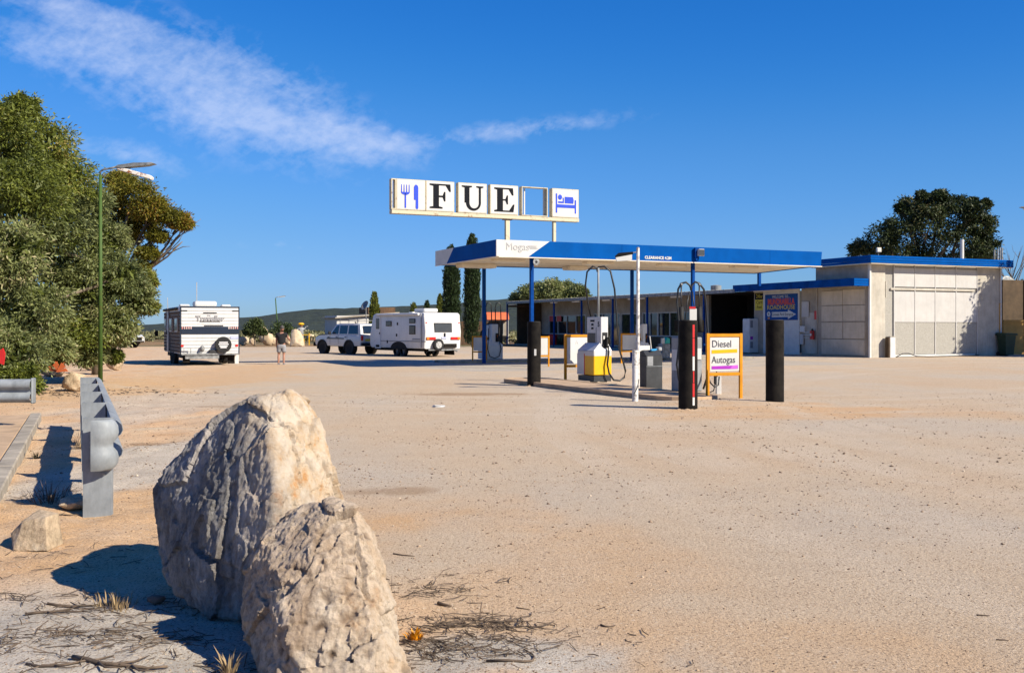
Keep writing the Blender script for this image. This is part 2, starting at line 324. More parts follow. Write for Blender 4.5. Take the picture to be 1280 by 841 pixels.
mg = bpy.data.materials.new('gravel_and_sand'); mg.use_nodes = True
def build_ground_mat(m):
    n = m.node_tree.nodes; l = m.node_tree.links; b = n['Principled BSDF']; b.inputs['Roughness'].default_value = .95; b.inputs['Specular IOR Level'].default_value = .12
    tc = n.new('ShaderNodeTexCoord')
    def att(a): k = n.new('ShaderNodeAttribute'); k.attribute_name = a; return k.outputs['Fac']
    def noi(s, d=6, ro=.6, st=None):
        k = n.new('ShaderNodeTexNoise'); k.inputs['Scale'].default_value = s; k.inputs['Detail'].default_value = d; k.inputs['Roughness'].default_value = ro
        if st: mp = n.new('ShaderNodeMapping'); mp.inputs['Scale'].default_value = st; mp.inputs['Rotation'].default_value = (0, 0, math.radians(-20)); l.new(tc.outputs['Object'], mp.inputs[0]); l.new(mp.outputs[0], k.inputs['Vector'])
        else: l.new(tc.outputs['Object'], k.inputs['Vector'])
        return k.outputs[0]
    def ramp(f, stops):
        r = n.new('ShaderNodeValToRGB'); e = r.color_ramp.elements
        e[0].position, e[0].color = stops[0][0], (*stops[0][1], 1); e[1].position, e[1].color = stops[-1][0], (*stops[-1][1], 1)
        for p, c in stops[1:-1]: q = e.new(p); q.color = (*c, 1)
        l.new(f, r.inputs[0]); return r.outputs[0]
    def mix(f, a, c, mode='MIX'):
        k = n.new('ShaderNodeMixRGB'); k.blend_type = mode
        if isinstance(f, float): k.inputs[0].default_value = f
        else: l.new(f, k.inputs[0])
        for i, v in ((1, a), (2, c)):
            if isinstance(v, tuple): k.inputs[i].default_value = (*v, 1)
            else: l.new(v, k.inputs[i])
        return k.outputs[0]
    base = ramp(noi(.22, 8, .62, (1, .55, 1)), [(.36, (.545, .405, .27)), (.48, (.545, .43, .305)), (.60, (.52, .44, .345))])
    base = mix(ramp(noi(1.3, 6, .7, (.35, 1.6, 1)), [(.42, (0, 0, 0)), (.72, (.45, .45, .45))]), base, (.47, .36, .25))
    vg = ramp(noi(.9, 8), [(.3, (.58, .35, .18)), (.52, (.62, .43, .27)), (.7, (.58, .47, .33))])
    c = mix(att('verge'), base, vg); c = mix(att('orange'), c, ramp(noi(2.1, 8), [(.3, (.58, .36, .18)), (.7, (.58, .41, .26))]))
    c = mix(att('grey'), c, ramp(noi(1.6, 8), [(.3, (.42, .38, .32)), (.65, (.56, .50, .42))]))
    c = mix(att('conc'), c, ramp(noi(.9, 8), [(.3, (.36, .35, .33)), (.7, (.47, .43, .37))]))
    sc = ramp(noi(.06, 8, .7), [(.32, (.07, .08, .035)), (.48, (.16, .135, .065)), (.56, (.30, .17, .085)), (.66, (.12, .12, .055))])
    c = mix(att('scrub'), c, sc)
    c = mix(att('stain'), c, (.33, .22, .13))
    for rad, cx_, cy_ in ((31., 34., 18.), (47., 50., 25.), (22., 2., 44.)):            # sweeping wheel tracks, worn paler
        s_ = n.new('ShaderNodeVectorMath'); s_.operation = 'DISTANCE'; l.new(tc.outputs['Object'], s_.inputs[0]); s_.inputs[1].default_value = (cx_, cy_, 0)
        a_ = n.new('ShaderNodeMath'); a_.operation = 'SUBTRACT'; l.new(s_.outputs['Value'], a_.inputs[0]); a_.inputs[1].default_value = rad
        b_ = n.new('ShaderNodeMath'); b_.operation = 'PINGPONG'; l.new(a_.outputs[0], b_.inputs[0]); b_.inputs[1].default_value = .8
        w_ = n.new('ShaderNodeMath'); w_.operation = 'ABSOLUTE'; l.new(a_.outputs[0], w_.inputs[0]); e_ = ramp(w_.outputs[0], [(.0, (1, 1, 1)), (1., (0, 0, 0))])
        d_ = n.new('ShaderNodeMath'); d_.operation = 'LESS_THAN'; l.new(w_.outputs[0], d_.inputs[0]); d_.inputs[1].default_value = 2.6
        q_ = ramp(b_.outputs[0], [(.35, (0, 0, 0)), (.62, (.6, .6, .6))]); k_ = n.new('ShaderNodeMixRGB'); k_.blend_type = 'MULTIPLY'; k_.inputs[0].default_value = 1; l.new(q_, k_.inputs[1]); l.new(d_.outputs[0], k_.inputs[2])
        k2_ = n.new('ShaderNodeMixRGB'); k2_.blend_type = 'MULTIPLY'; k2_.inputs[0].default_value = 1; l.new(k_.outputs[0], k2_.inputs[1]); l.new(ramp(noi(.8, 5, .7, (.5, .5, .5)), [(.4, (0, 0, 0)), (.6, (1, 1, 1))]), k2_.inputs[2]); c = mix(k2_.outputs[0], c, (.58, .48, .365))
    # small stones: two voronoi layers, dark and pale
    def stones(scale, thr, col, f):
        nonlocal c
        v = n.new('ShaderNodeTexVoronoi'); v.inputs['Scale'].default_value = scale; l.new(tc.outputs['Object'], v.inputs['Vector'])
        s = n.new('ShaderNodeSeparateColor'); l.new(v.outputs['Color'], s.inputs[0])
        lt = n.new('ShaderNodeMath'); lt.operation = 'LESS_THAN'; l.new(v.outputs['Distance'], lt.inputs[0]); lt.inputs[1].default_value = thr
        g = n.new('ShaderNodeMath'); g.operation = 'GREATER_THAN'; l.new(s.outputs[0], g.inputs[0]); g.inputs[1].default_value = f
        mu = n.new('ShaderNodeMath'); mu.operation = 'MULTIPLY'; l.new(lt.outputs[0], mu.inputs[0]); l.new(g.outputs[0], mu.inputs[1])
        m2 = n.new('ShaderNodeMath'); m2.operation = 'MULTIPLY'; l.new(mu.outputs[0], m2.inputs[0]); m2.inputs[1].default_value = .75
        c = mix(m2.outputs[0], c, col); return m2.outputs[0]
    s1 = stones(38, .30, (.27, .19, .125), .72); s2 = stones(26, .30, (.62, .50, .36), .72); s3 = stones(75, .38, (.26, .17, .10), .55)
    c = mix(ramp(noi(55, 4, .7), [(.35, (.8, .8, .8)), (.7, (1.12, 1.12, 1.12))]), c, c)
    k = n.new('ShaderNodeMixRGB'); k.blend_type = 'MULTIPLY'; k.inputs[0].default_value = 1; l.new(c, k.inputs[1]); l.new(ramp(noi(60, 4, .75), [(.33, (.74, .73, .72)), (.68, (1.1, 1.1, 1.1))]), k.inputs[2])
    l.new(k.outputs[0], b.inputs['Base Color'])
    ad = n.new('ShaderNodeMath'); ad.operation = 'ADD'; l.new(noi(34, 8, .75), ad.inputs[0]); l.new(s1, ad.inputs[1])
    bp = n.new('ShaderNodeBump'); bp.inputs['Strength'].default_value = .75; bp.inputs['Distance'].default_value = .03; l.new(ad.outputs[0], bp.inputs['Height']); l.new(bp.outputs[0], b.inputs['Normal'])
build_ground_mat(mg)
g = npmesh('ground', np.stack([XX, YY, ZZ], -1).reshape(-1, 3), Fg, mg, None,
           {'verge': ('POINT', wv.ravel()), 'orange': ('POINT', orange.ravel()), 'grey': ('POINT', grey.ravel()), 'conc': ('POINT', conc.ravel()), 'scrub': ('POINT', scrub.ravel()), 'stain': ('POINT', stain.ravel())}, smooth=True, kind='structure')
# hills: a ridge rising to the right behind the roadhouse
hx = np.linspace(-2600, 3400, 420); hy = np.linspace(900, 2600, 60); HX, HY = np.meshgrid(hx, hy)
prof = np.interp(HX/1500*1300+640, [-2500, -200, 100, 190, 260, 300, 335, 365, 395, 440, 500, 560, 600, 640, 800, 1000, 1300, 3000], [6, 5, 3, 2, 7, 11, 13, 18, 22.5, 24, 26, 28, 33, 36, 40, 36, 24, 10])
HZ = -4+(prof*1500/1300+4)*np.exp(-((HY-1500)/330)**2)*1.0+(fbm(HX/90, HY/90, 61)-.5)*5*np.exp(-((HY-1500)/500)**2)+(vn(HX/9, HY/9, 62))*2.0
HZ[0] = -12; HZ[-1] = -12
hi = np.arange(HX.size).reshape(HX.shape); Fh = np.stack([hi[:-1, :-1], hi[:-1, 1:], hi[1:, 1:], hi[1:, :-1]], -1).reshape(-1, 4)
mh = mat('wooded_hillside', (.032, .042, .022), .95, var=.0, col2=(.009, .016, .014), scale=.05, bump=1., bscale=.2, fac=(.35, .65)); mh.node_tree.nodes['Bump'].inputs['Distance'].default_value = 4
npmesh('hills', np.stack([HX, HY, HZ], -1).reshape(-1, 3), Fh, mh, None, None, smooth=True, kind='structure')
# ------------------------------------------------------------------ loose gravel (stuff)
def blobs_mesh(name, P, R, m, kind='stuff', rnd=None, flat=.6, parent=None):
    n = len(P); base = np.array([(1, 0, 0), (-1, 0, 0), (0, 1, 0), (0, -1, 0), (0, 0, 1), (0, 0, -1)], float)
    F0 = np.array([(0, 2, 4), (2, 1, 4), (1, 3, 4), (3, 0, 4), (2, 0, 5), (1, 2, 5), (3, 1, 5), (0, 3, 5)])
    V = base[None]*rng.uniform(.6, 1.2, (n, 6, 3)); a = rng.uniform(0, 6.28, n); ca, sa = np.cos(a)[:, None], np.sin(a)[:, None]
    V = V+rng.normal(0, .18, V.shape); x = V[..., 0]*ca-V[..., 1]*sa; y = V[..., 0]*sa+V[..., 1]*ca; V = np.stack([x, y, V[..., 2]*flat], -1)*np.asarray(R)[:, None, None]+np.asarray(P)[:, None, :]
    F = (F0[None]+(np.arange(n)*6)[:, None, None]).reshape(-1, 3)
    rr = rng.random(n) if rnd is None else rnd
    return npmesh(name, V.reshape(-1, 3), F, m, parent, {'rnd': ('FACE', np.repeat(rr, 8))}, kind=kind)
mp_ = leafmat('pebbles', (.10, .065, .045), (.36, .26, .17), (.60, .50, .38), 0.)
mp_.node_tree.nodes['Principled BSDF'].inputs['Roughness'].default_value = .95
n = 30000; yy = 4.3+rng.random(n)**1.7*22; xx = rng.uniform(-.62, .62, n)*yy; cl_ = fbm(xx*1.1, yy*.6, 71, 4)
keep = rng.random(n) < np.clip((cl_-.36)*4., .22, 1); xx, yy = xx[keep], yy[keep]
ex = 2600; t_ = rng.random(ex); L_ = rng.random(ex) < .5         # rubble gathered round the feet of the boulders
bx_ = np.where(L_, -2.1+1.5*t_, -1.45+1.0*t_)+rng.normal(0, .10, ex); by_ = np.where(L_, 6.35-.55*t_, 4.95-.15*t_)+rng.normal(0, .13, ex); xx = np.concatenate([xx, bx_]); yy = np.concatenate([yy, by_])
rr = .0035+rng.exponential(.0028, len(xx)); rr = np.clip(rr, 0, .02)*np.clip(yy/8, .8, 1.6)
blobs_mesh('gravel', np.stack([xx, yy, gz(xx, yy)+rr*.15], -1), rr, mp_)
# twig and bark litter (stuff)
def litter(name, spots, m, L=(.04, .16), r=.0016, seed=1):
    rg = np.random.default_rng(seed); V = []; F = []; k = 0
    for cx, cy, rx, ry, n_ in spots:
        for _ in range(n_):
            x, y = cx+rg.normal()*rx, cy+rg.normal()*ry; a = rg.normal(0, .7)+(0 if rg.random() < .7 else 1.5); ln = rg.uniform(*L); w = r*rg.uniform(.6, 2.2); z0 = float(gz(x, y))
            d = np.array([math.cos(a), math.sin(a), rg.normal()*(.08 if rg.random() < .7 else .35)]); s = np.array([-math.sin(a), math.cos(a), 0])*w; p = np.array([x, y, z0+w+rg.random()*.012])
            mid = p+s*rg.normal()*4; q = [p-d*ln/2, mid, p+d*ln/2]
            for c_ in q: V += [c_-s, c_+s, c_+np.array([0, 0, w*1.5])]
            for t in (0, 3):
                b_ = k+t
                F += [(b_, b_+1, b_+4, b_+3), (b_+1, b_+2, b_+5, b_+4), (b_+2, b_, b_+3, b_+5)]
            k += 9
    return npmesh(name, V, F, m, None, None, kind='stuff')
lit = []
for px, py, rx, ry, n_ in [(590, 780, .22, .10, 190), (560, 810, .28, .13, 260), (545, 735, .25, .2, 100), (60, 790, .40, .16, 260), (150, 800, .4, .12, 160), (60, 740, .5, .12, 150), (120, 830, .5, .12, 120), (150, 760, .3, .1, 90),
                           (250, 690, .5, .25, 90), (60, 620, .35, .3, 60), (200, 560, .7, .3, 60), (620, 800, .5, .25, 60), (10, 700, .4, .3, 70)]:
    x, y = G(px, py); lit.append((x, y, rx, ry, int(n_*(.6 if px < 300 else .9))))
litter('twig_litter', lit, mt['twig'])
litter('leaf_litter', [(-14.5, 27, 2.2, .9, 600), (-11.5, 26, 1.5, .8, 250), ], mt['twig'], (.04, .13), .005, 5)
def stick(px, py, ln, ang, r, bend=.1, label='', grp=None, fork=0):
    x, y = G(px, py); m = M(); pts = []
    for k in range(7):
        t = k/6-.5; ox = t*ln; oy = bend*ln*(4*t*t-1)+math.sin(k*2.1)*ln*.015
        wx = x+ox*math.cos(ang)-oy*math.sin(ang); wy = y+ox*math.sin(ang)+oy*math.cos(ang); pts.append((wx-x, wy-y, float(gz(wx, wy))+r*.9))
    m.tube(pts, lambda t: r*(1-.5*t), 6)
    for f in range(fork):
        p = Vector(pts[2+f]); a = ang+(.6 if f % 2 else -.7); m.tube([p, p+Vector((math.cos(a), math.sin(a), .02))*ln*.2, p+Vector((math.cos(a+.3), math.sin(a+.3), .03))*ln*.36], r*.6, 5, r*.2)
    o = m.obj('fallen_stick', mt['twig'], None, True, label=label, cat='stick', group=grp); o.location = (x, y, 0)
GS = 'sticks fallen on the ground'
stick(556, 757, .10, -.6, .012, .05, 'short thick dark charred stick right of the boulders', GS)
stick(628, 775, .34, -.05, .005, .1, 'long thin forked twig at the top of the twig pile right of the boulders', GS, 2)
stick(650, 788, .16, -.3, .004, .1, 'thin twig pointing right from the twig pile beside the boulders', GS)
stick(632, 822, .30, .9, .008, .55, 'curved hooked stick on the pale dust right of the boulders', GS)
stick(505, 694, .18, -.45, .006, .05, 'dark twig lying just right of the upper edge of the front boulder', GS)
stick(760, 782, .08, -.1, .006, .4, 'small dark curved twig on the gravel near the bottom middle', GS)
stick(654, 760, .09, -.5, .004, 0, 'tiny straight twig between the twig pile and the open gravel', GS)
stick(106, 744, .44, .12, .009, .08, 'long grey branch lying left of the small dry grass tuft', GS, 1)
stick(70, 758, .36, .05, .010, -.08, 'brown forked branch on the pale dust at lower left', GS, 2)
stick(150, 828, .50, -.15, .013, .12, 'thick branched stick by the boulder shadow at the bottom left', GS, 3)
stick(88, 826, .4, .3, .008, .2, 'thin bent stick at the bottom left beside the thick branched stick', GS, 2)
stick(70, 645, .35, .5, .008, .1, 'dry branch lying behind the squared tan rock', GS, 3)
stick(1229, 769, .07, -.2, .005, 0, 'short black stick alone on the gravel at lower right', GS)
stick(1253, 800, .06, -.25, .004, 0, 'short dark stick nearest the lower right corner', GS)
# ------------------------------------------------------------------ rocks
def rockmat(name, ca, cb, cc, orange_dir=None, thr=.55, bscale=14, bs=.9):
    m = bpy.data.materials.new(name); m.use_nodes = True; n = m.node_tree.nodes; l = m.node_tree.links; b = n['Principled BSDF']; b.inputs['Roughness'].default_value = .92; b.inputs['Specular IOR Level'].default_value = .2
    tc = n.new('ShaderNodeTexCoord')
    def noi(s, d=8, ro=.65, st=(1, 1, 1), di=0.):
        mp = n.new('ShaderNodeMapping'); mp.inputs['Scale'].default_value = st; l.new(tc.outputs['Object'], mp.inputs[0])
        k = n.new('ShaderNodeTexNoise'); k.inputs['Scale'].default_value = s; k.inputs['Detail'].default_value = d; k.inputs['Roughness'].default_value = ro; k.inputs['Distortion'].default_value = di; l.new(mp.outputs[0], k.inputs['Vector']); return k.outputs[0]
    def ramp(f, stops):
        r = n.new('ShaderNodeValToRGB'); e = r.color_ramp.elements
        e[0].position, e[0].color = stops[0][0], (*stops[0][1], 1); e[1].position, e[1].color = stops[-1][0], (*stops[-1][1], 1)
        for p, c in stops[1:-1]: q = e.new(p); q.color = (*c, 1)
        l.new(f, r.inputs[0]); return r.outputs[0]
    def mix(f, a, c):
        k = n.new('ShaderNodeMixRGB'); l.new(f, k.inputs[0]); l.new(a, k.inputs[1])
        if isinstance(c, tuple): k.inputs[2].default_value = (*c, 1)
        else: l.new(c, k.inputs[2])
        return k.outputs[0]
    def mth(op, a, c_):
        k = n.new('ShaderNodeMath'); k.operation = op
        for i, v in ((0, a), (1, c_)):
            if isinstance(v, (int, float)): k.inputs[i].default_value = v
            else: l.new(v, k.inputs[i])
        return k.outputs[0]
    big = noi(2.2, 9, .65, (1, 1, .7), .6)
    c = ramp(big, [(.36, ca), (.52, cb), (.66, cc)])
    fine = noi(26, 8, .75, (1, 1, .6))
    c2 = n.new('ShaderNodeMixRGB'); c2.blend_type = 'MULTIPLY'; c2.inputs[0].default_value = 1; l.new(c, c2.inputs[1]); l.new(ramp(fine, [(.33, (.50, .48, .46)), (.55, (1, 1, 1)), (.7, (1.15, 1.12, 1.08))]), c2.inputs[2]); c = c2.outputs[0]
    if orange_dir:
        (a, bx, bz, off) = orange_dir; s = n.new('ShaderNodeSeparateXYZ'); l.new(tc.outputs['Object'], s.inputs[0])
        f = mth('ADD', mth('ADD', mth('MULTIPLY', s.outputs[0], bx), mth('MULTIPLY', s.outputs[2], bz)), mth('ADD', mth('MULTIPLY', noi(3, 7), 1.3), off))
        cl = n.new('ShaderNodeClamp'); l.new(f, cl.inputs[0]); c = mix(cl.outputs[0], c, ramp(noi(5, 8, .7), [(.36, (.50, .26, .10)), (.44, (.54, .40, .26)), (.58, (.60, .51, .40))]))
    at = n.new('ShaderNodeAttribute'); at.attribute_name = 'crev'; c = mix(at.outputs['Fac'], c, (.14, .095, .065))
    l.new(c, b.inputs['Base Color'])
    bp = n.new('ShaderNodeBump'); bp.inputs['Strength'].default_value = bs; bp.inputs['Distance'].default_value = .03; l.new(mth('ADD', noi(bscale, 10, .78), mth('MULTIPLY', noi(60, 6, .8), .35)), bp.inputs['Height']); l.new(bp.outputs[0], b.inputs['Normal']); return m
def rock(name, pts, m, label, cuts=4, amp=.05, seed=0, cat='boulder', group=None, origin=None, vert=1., rough=1.):
    bm = bmesh.new()
    for p in pts: bm.verts.new(p)
    bmesh.ops.convex_hull(bm, input=bm.verts[:]); 
    for v in [v for v in bm.verts if not v.link_faces]: bm.verts.remove(v)
    size = max((v.co-w.co).length for v in bm.verts for w in bm.verts)
    if cuts > 5:                                  # even voxel mesh for the foreground boulders
        me0 = bpy.data.meshes.new('hull'); bm.to_mesh(me0); bm.free(); ob0 = bpy.data.objects.new('hull', me0); C.objects.link(ob0)
        rm = ob0.modifiers.new('r', 'REMESH'); rm.mode = 'VOXEL'; rm.voxel_size = size/175; sm = ob0.modifiers.new('s', 'SMOOTH'); sm.iterations = 3; bpy.context.view_layer.update()
        me1 = bpy.data.meshes.new_from_object(ob0.evaluated_get(bpy.context.evaluated_depsgraph_get())); bpy.data.objects.remove(ob0); bm = bmesh.new(); bm.from_mesh(me1)
    tgt = 9 if cuts > 5 else size/(2**cuts)
    for _ in range(9):
        es = [e for e in bm.edges if e.calc_length() > tgt*1.35]
        if not es: break
        bmesh.ops.subdivide_edges(bm, edges=es, cuts=1); bmesh.ops.triangulate(bm, faces=[f for f in bm.faces if len(f.verts) > 3])
    for _ in range(0 if cuts > 5 else 1): bmesh.ops.smooth_vert(bm, verts=bm.verts, factor=.5, use_axis_x=True, use_axis_y=True, use_axis_z=True)
    bm.normal_update(); o3 = Vector((seed*3.1, seed*1.7, seed*.9)); vals = []
    for v in bm.verts:
        p = v.co/size; q = p*3+o3; qv = Vector((q.x*1.6, q.y*1.6, q.z*vert))
        a = noise.fractal(q, 1., 2.1, 3)*1.1
        rg_ = noise.ridged_multi_fractal(qv*1.3, .9, 2.2, 4, 1, 2)-1.2
        c_ = noise.cell(Vector((q.x*2.2+a*.4, q.y*2.2, q.z*1.6))) if rough else 0
        w2 = noise.fractal(qv*6, .8, 2.2, 4)
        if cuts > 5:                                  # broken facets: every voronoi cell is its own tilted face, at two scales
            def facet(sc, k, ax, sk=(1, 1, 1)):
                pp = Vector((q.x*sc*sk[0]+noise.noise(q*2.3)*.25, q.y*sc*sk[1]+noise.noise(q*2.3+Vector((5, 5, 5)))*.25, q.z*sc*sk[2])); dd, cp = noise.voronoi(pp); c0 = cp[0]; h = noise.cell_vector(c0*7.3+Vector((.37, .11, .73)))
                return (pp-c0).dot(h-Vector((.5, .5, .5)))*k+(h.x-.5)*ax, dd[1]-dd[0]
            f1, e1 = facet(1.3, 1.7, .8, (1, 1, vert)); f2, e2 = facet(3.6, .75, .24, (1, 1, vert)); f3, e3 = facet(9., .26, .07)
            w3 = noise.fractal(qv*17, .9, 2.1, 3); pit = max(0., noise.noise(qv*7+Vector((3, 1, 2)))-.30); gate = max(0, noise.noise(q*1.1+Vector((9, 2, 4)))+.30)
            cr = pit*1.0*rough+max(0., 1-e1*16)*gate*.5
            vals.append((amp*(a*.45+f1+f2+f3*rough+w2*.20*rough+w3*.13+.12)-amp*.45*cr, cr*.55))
        else:
            cr = 0; vals.append((amp*(a*.9+rg_*.32+w2*.42*rough), 0))
    for v, (d_, cr) in zip(list(bm.verts), vals): v.co = v.co+v.normal*d_*size/1.5
    o = Vector(origin) if origin else Vector((sum(p[0] for p in pts)/len(pts), sum(p[1] for p in pts)/len(pts), 0))
    bmesh.ops.translate(bm, verts=bm.verts, vec=-o)
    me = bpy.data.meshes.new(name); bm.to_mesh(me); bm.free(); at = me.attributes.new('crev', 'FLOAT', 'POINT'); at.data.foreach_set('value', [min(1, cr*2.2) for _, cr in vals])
    me.polygons.foreach_set('use_smooth', [True]*len(me.polygons)); me.set_sharp_from_angle(angle=math.radians(48))
    ob = prep(bpy.data.objects.new(name, me), name, None, m, None, label); ob.location = o; ob['category'] = cat
    if group: ob['group'] = group
    return ob
def RP(px, py, D): return (X(px, D), D, Z(py, D))
mrL = rockmat('grey_limestone', (.16, .155, .15), (.31, .295, .28), (.47, .42, .38), (0, 2.6, .9, -1.35), bs=1.)
mrR = rockmat('cream_limestone', (.46, .34, .235), (.57, .455, .34), (.63, .54, .43), (0, .9, .0, -.55), bs=1.)
GR = 'pair of big limestone boulders in the foreground'
L = [RP(193, 612, 6.5), RP(198, 690, 6.4), RP(222, 738, 6.2), RP(252, 768, 6.0), RP(300, 778, 5.85), RP(345, 790, 5.75), RP(400, 790, 5.9), RP(416, 640, 6.3), RP(412, 595, 6.35), RP(399, 540, 6.4), RP(386, 516, 6.35), RP(362, 490, 6.3), RP(325, 494, 6.2),
     RP(296, 503, 6.3), RP(240, 548, 6.45), RP(207, 588, 6.5), RP(340, 540, 5.98), RP(345, 620, 5.78), RP(335, 700, 5.7), RP(260, 640, 6.0), RP(240, 700, 6.02), RP(290, 560, 6.1),
     (-2.0, 7.0, .55), (-1.8, 7.2, 1.0), (-1.45, 7.2, 1.12), (-1.27, 7.0, .70), (-1.0, 6.9, -.1), (-1.9, 6.9, -.1), RP(310, 800, 6.1)]
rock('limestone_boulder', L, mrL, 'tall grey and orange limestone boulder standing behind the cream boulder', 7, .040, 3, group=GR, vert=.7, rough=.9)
Rk = [RP(368, 640, 5.45), RP(420, 630, 5.35), RP(440, 638, 5.3), RP(460, 660, 5.3), RP(474, 690, 5.25), RP(488, 738, 5.2), RP(503, 795, 5.1), RP(512, 860, 4.95), RP(470, 880, 4.75), RP(400, 890, 4.7), RP(340, 880, 4.85), RP(316, 810, 5.1),
      RP(303, 745, 5.3), RP(315, 690, 5.35), RP(335, 665, 5.4), RP(345, 720, 5.05), RP(360, 800, 4.8), RP(450, 720, 4.98), RP(470, 800, 4.82), RP(400, 680, 5.1),
      (-.97, 6.0, .52), (-1.05, 6.0, .5), (-.76, 5.8, .25), (-.66, 5.7, -.25), (-1.2, 5.9, -.2), (-1.25, 5.8, .3)]
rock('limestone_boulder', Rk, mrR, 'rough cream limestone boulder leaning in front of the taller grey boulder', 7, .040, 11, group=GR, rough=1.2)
msm = rockmat('tan_rock', (.42, .33, .22), (.55, .42, .28), (.62, .52, .38))
def small(px, py, w, h, dp, label, seed, m=None, cat='rock', group=None, cuts=4, amp=.05, name='rock', nn=16, tall=0, rz=0):
    x, y = G(px, py); rg = random.Random(seed); pts = []
    for k in range(nn):
        a = k*2.399; zz = (k+.5)/nn; r_ = math.sqrt(max(.05, 1-(2*zz-1)**2*.75)) if not tall else (1-.55*zz)
        pts.append((math.cos(a)*w/2*r_*rg.uniform(.85, 1.15), math.sin(a)*dp/2*r_*rg.uniform(.85, 1.15), zz*h*1.05-h*.08))
    R_ = Matrix.Rotation(rz, 3, 'Z'); z0 = float(gz(x, y)); pts = [R_ @ Vector(p)+Vector((x, y+dp/2, z0)) for p in pts]
    return rock(name, pts, m or msm, label, cuts, amp, seed, cat, group, origin=(x, y+dp/2, 0))
xa, ya = G(38, 684)
rock('rock', [(xa+dx, ya+dy, dz) for dx, dy, dz in [(-.13, 0, -.03), (.14, -.03, -.02), (-.19, .12, .10), (-.08, .05, .19), (.10, .03, .22), (-.06, .28, .24), (.12, .22, .22), (-.16, .25, .17), (.16, .2, -.02), (-.15, .3, -.02), (-.2, .1, .08)]], msm, 'squared tan rock with a flat top at the end of the kerb', 5, .012, 5, 'rock')
small(82, 642, .32, .13, .5, 'low flat grey stone half buried between the squared rock and the guard rail', 6, amp=.02)
small(191, 748, .13, .055, .1, 'small brown stone lying in the shadow left of the tall boulder', 7, mat('brown_stone', (.22, .13, .09), .9, bump=.3), amp=.02)
GB = 'boulders along the tree edge'
small(88, 488, .75, .55, .6, 'rounded pale boulder under the big tree behind the orange scrap', 8, cat='boulder', group=GB)
small(140, 463, .75, .85, .6, 'upright tan boulder beside the green lamp post under the tree', 9, cat='boulder', group=GB)
small(112, 463, .9, .6, .6, 'tan boulder in leaf shade left of the green lamp post', 10, cat='boulder', group=GB)
small(62, 470, .9, .45, .6, 'low tan boulder mostly hidden behind the tree foliage', 12, cat='boulder', group=GB)
GE = 'pale boulders along the far edge of the gravel'
mpale = mat('pale_far_rock', (.62, .50, .35), .9, var=.2, bump=.3, col2=(.45, .33, .2))
for px, py, w, h, lb in [(333, 432, 1.1, 1.3, 'pale boulder immediately left of the walking person'), (340, 431, .9, .8, 'pale boulder partly hidden by the left arm of the walking person'), (328, 429, 1.2, 2.0, 'taller pale pointed boulder behind the one left of the walker'),
                         (315, 431, .6, .7, 'small tan boulder under the small round tree'), (302, 432, .8, .9, 'pale boulder just right of the silver caravan'), (359, 431, .7, .9, 'pale boulder between the walker and the tall standing stone'),
                         (388, 426, 1.2, 1.0, 'whitish boulder left of the front of the off road wagon'), (307, 430, .6, .8, 'tan boulder left of the small round tree')]:
    small(px, py, w, h, w*.7, lb, px, mpale, 'boulder', GE, 3, .05, 'boulder')
x, y = G(371, 433)
rock('standing_stone', [(x+dx*.07, y+dy, dz*.0685) for dx, dy, dz in [(-8.5, 0, 0), (8, -.1, 0), (-9, .9, 0), (7.5, .9, 0), (-8, .2, 12), (7, .1, 9), (-8, .5, 21), (-4, .3, 22), (0, .3, 21.5), (3, .5, 19), (-2, -.15, 6), (6, .9, 10), (-3, .9, 21)]], mpale, 'tall tan standing stone beside the yellow hatted figure', 4, .03, 14, 'stone')
# white litter
m = M(); m.sph((0, 0, .01), .11, 2, (1.3, .7, .22)); o = m.obj('rag', mt['white'], None, label='small crumpled white rag lying on the gravel', cat='litter'); o.location = (*G(548, 509), .01)
for v in o.data.vertices: v.co += Vector(v.co).normalized()*noise.noise(v.co*20)*.05
# ------------------------------------------------------------------ vegetation
def leaves(name, P, D, L, W, m, parent=None, kind=None, rnd=None, fold=.0):
    """diamond leaves at P along D"""
    P = np.asarray(P); D = np.asarray(D); n = len(P); D = D/np.linalg.norm(D, axis=1, keepdims=True); R_ = rng.normal(size=(n, 3)); Sd = np.cross(D, R_); Sd /= np.linalg.norm(Sd, axis=1, keepdims=True)+1e-9
    L = np.asarray(L)*rng.uniform(.6, 1.3, n) if np.ndim(L) == 0 else L; W_ = np.asarray(W)*rng.uniform(.7, 1.3, n); a = D*(L/2)[:, None]; b = Sd*(W_/2)[:, None]
    V = np.stack([P-a, P+b-a*.1, P+a, P-b-a*.1], 1).reshape(-1, 3); F = np.arange(4*n).reshape(n, 4)
    return npmesh(name, V, F, m, parent, {'rnd': ('FACE', rng.random(n) if rnd is None else rnd)}, kind=kind)
def clump_points(centers, n_sub, n_leaf, sub=.27, low=-.6, sq=.85):
    P = []; Dv = []; Rn = []
    for (c, r) in centers:
        c = np.array(c); s = rng.normal(size=(n_sub, 3)); s /= np.linalg.norm(s, axis=1, keepdims=True); s = s[s[:, 2] > low]; s = s*np.array([1, 1, sq])*r*rng.uniform(.55, 1., (len(s), 1)); tone = rng.normal(0, .12)
        for q in s:
            k = int(n_leaf*rng.uniform(.6, 1.3)); o_ = rng.normal(size=(k, 3))*r*sub*np.array([1, 1, .75]); P.append(c+q+o_); dd = q/np.linalg.norm(q)*.5+o_/(r*sub)*.45+rng.normal(size=(k, 3))*.6+np.array([0, 0, -.35]); Dv.append(dd); Rn.append(np.clip(rng.random(k)*.75+.12+tone+rng.normal(0, .1), 0, 1))
    return np.concatenate(P), np.concatenate(Dv), np.concatenate(Rn)
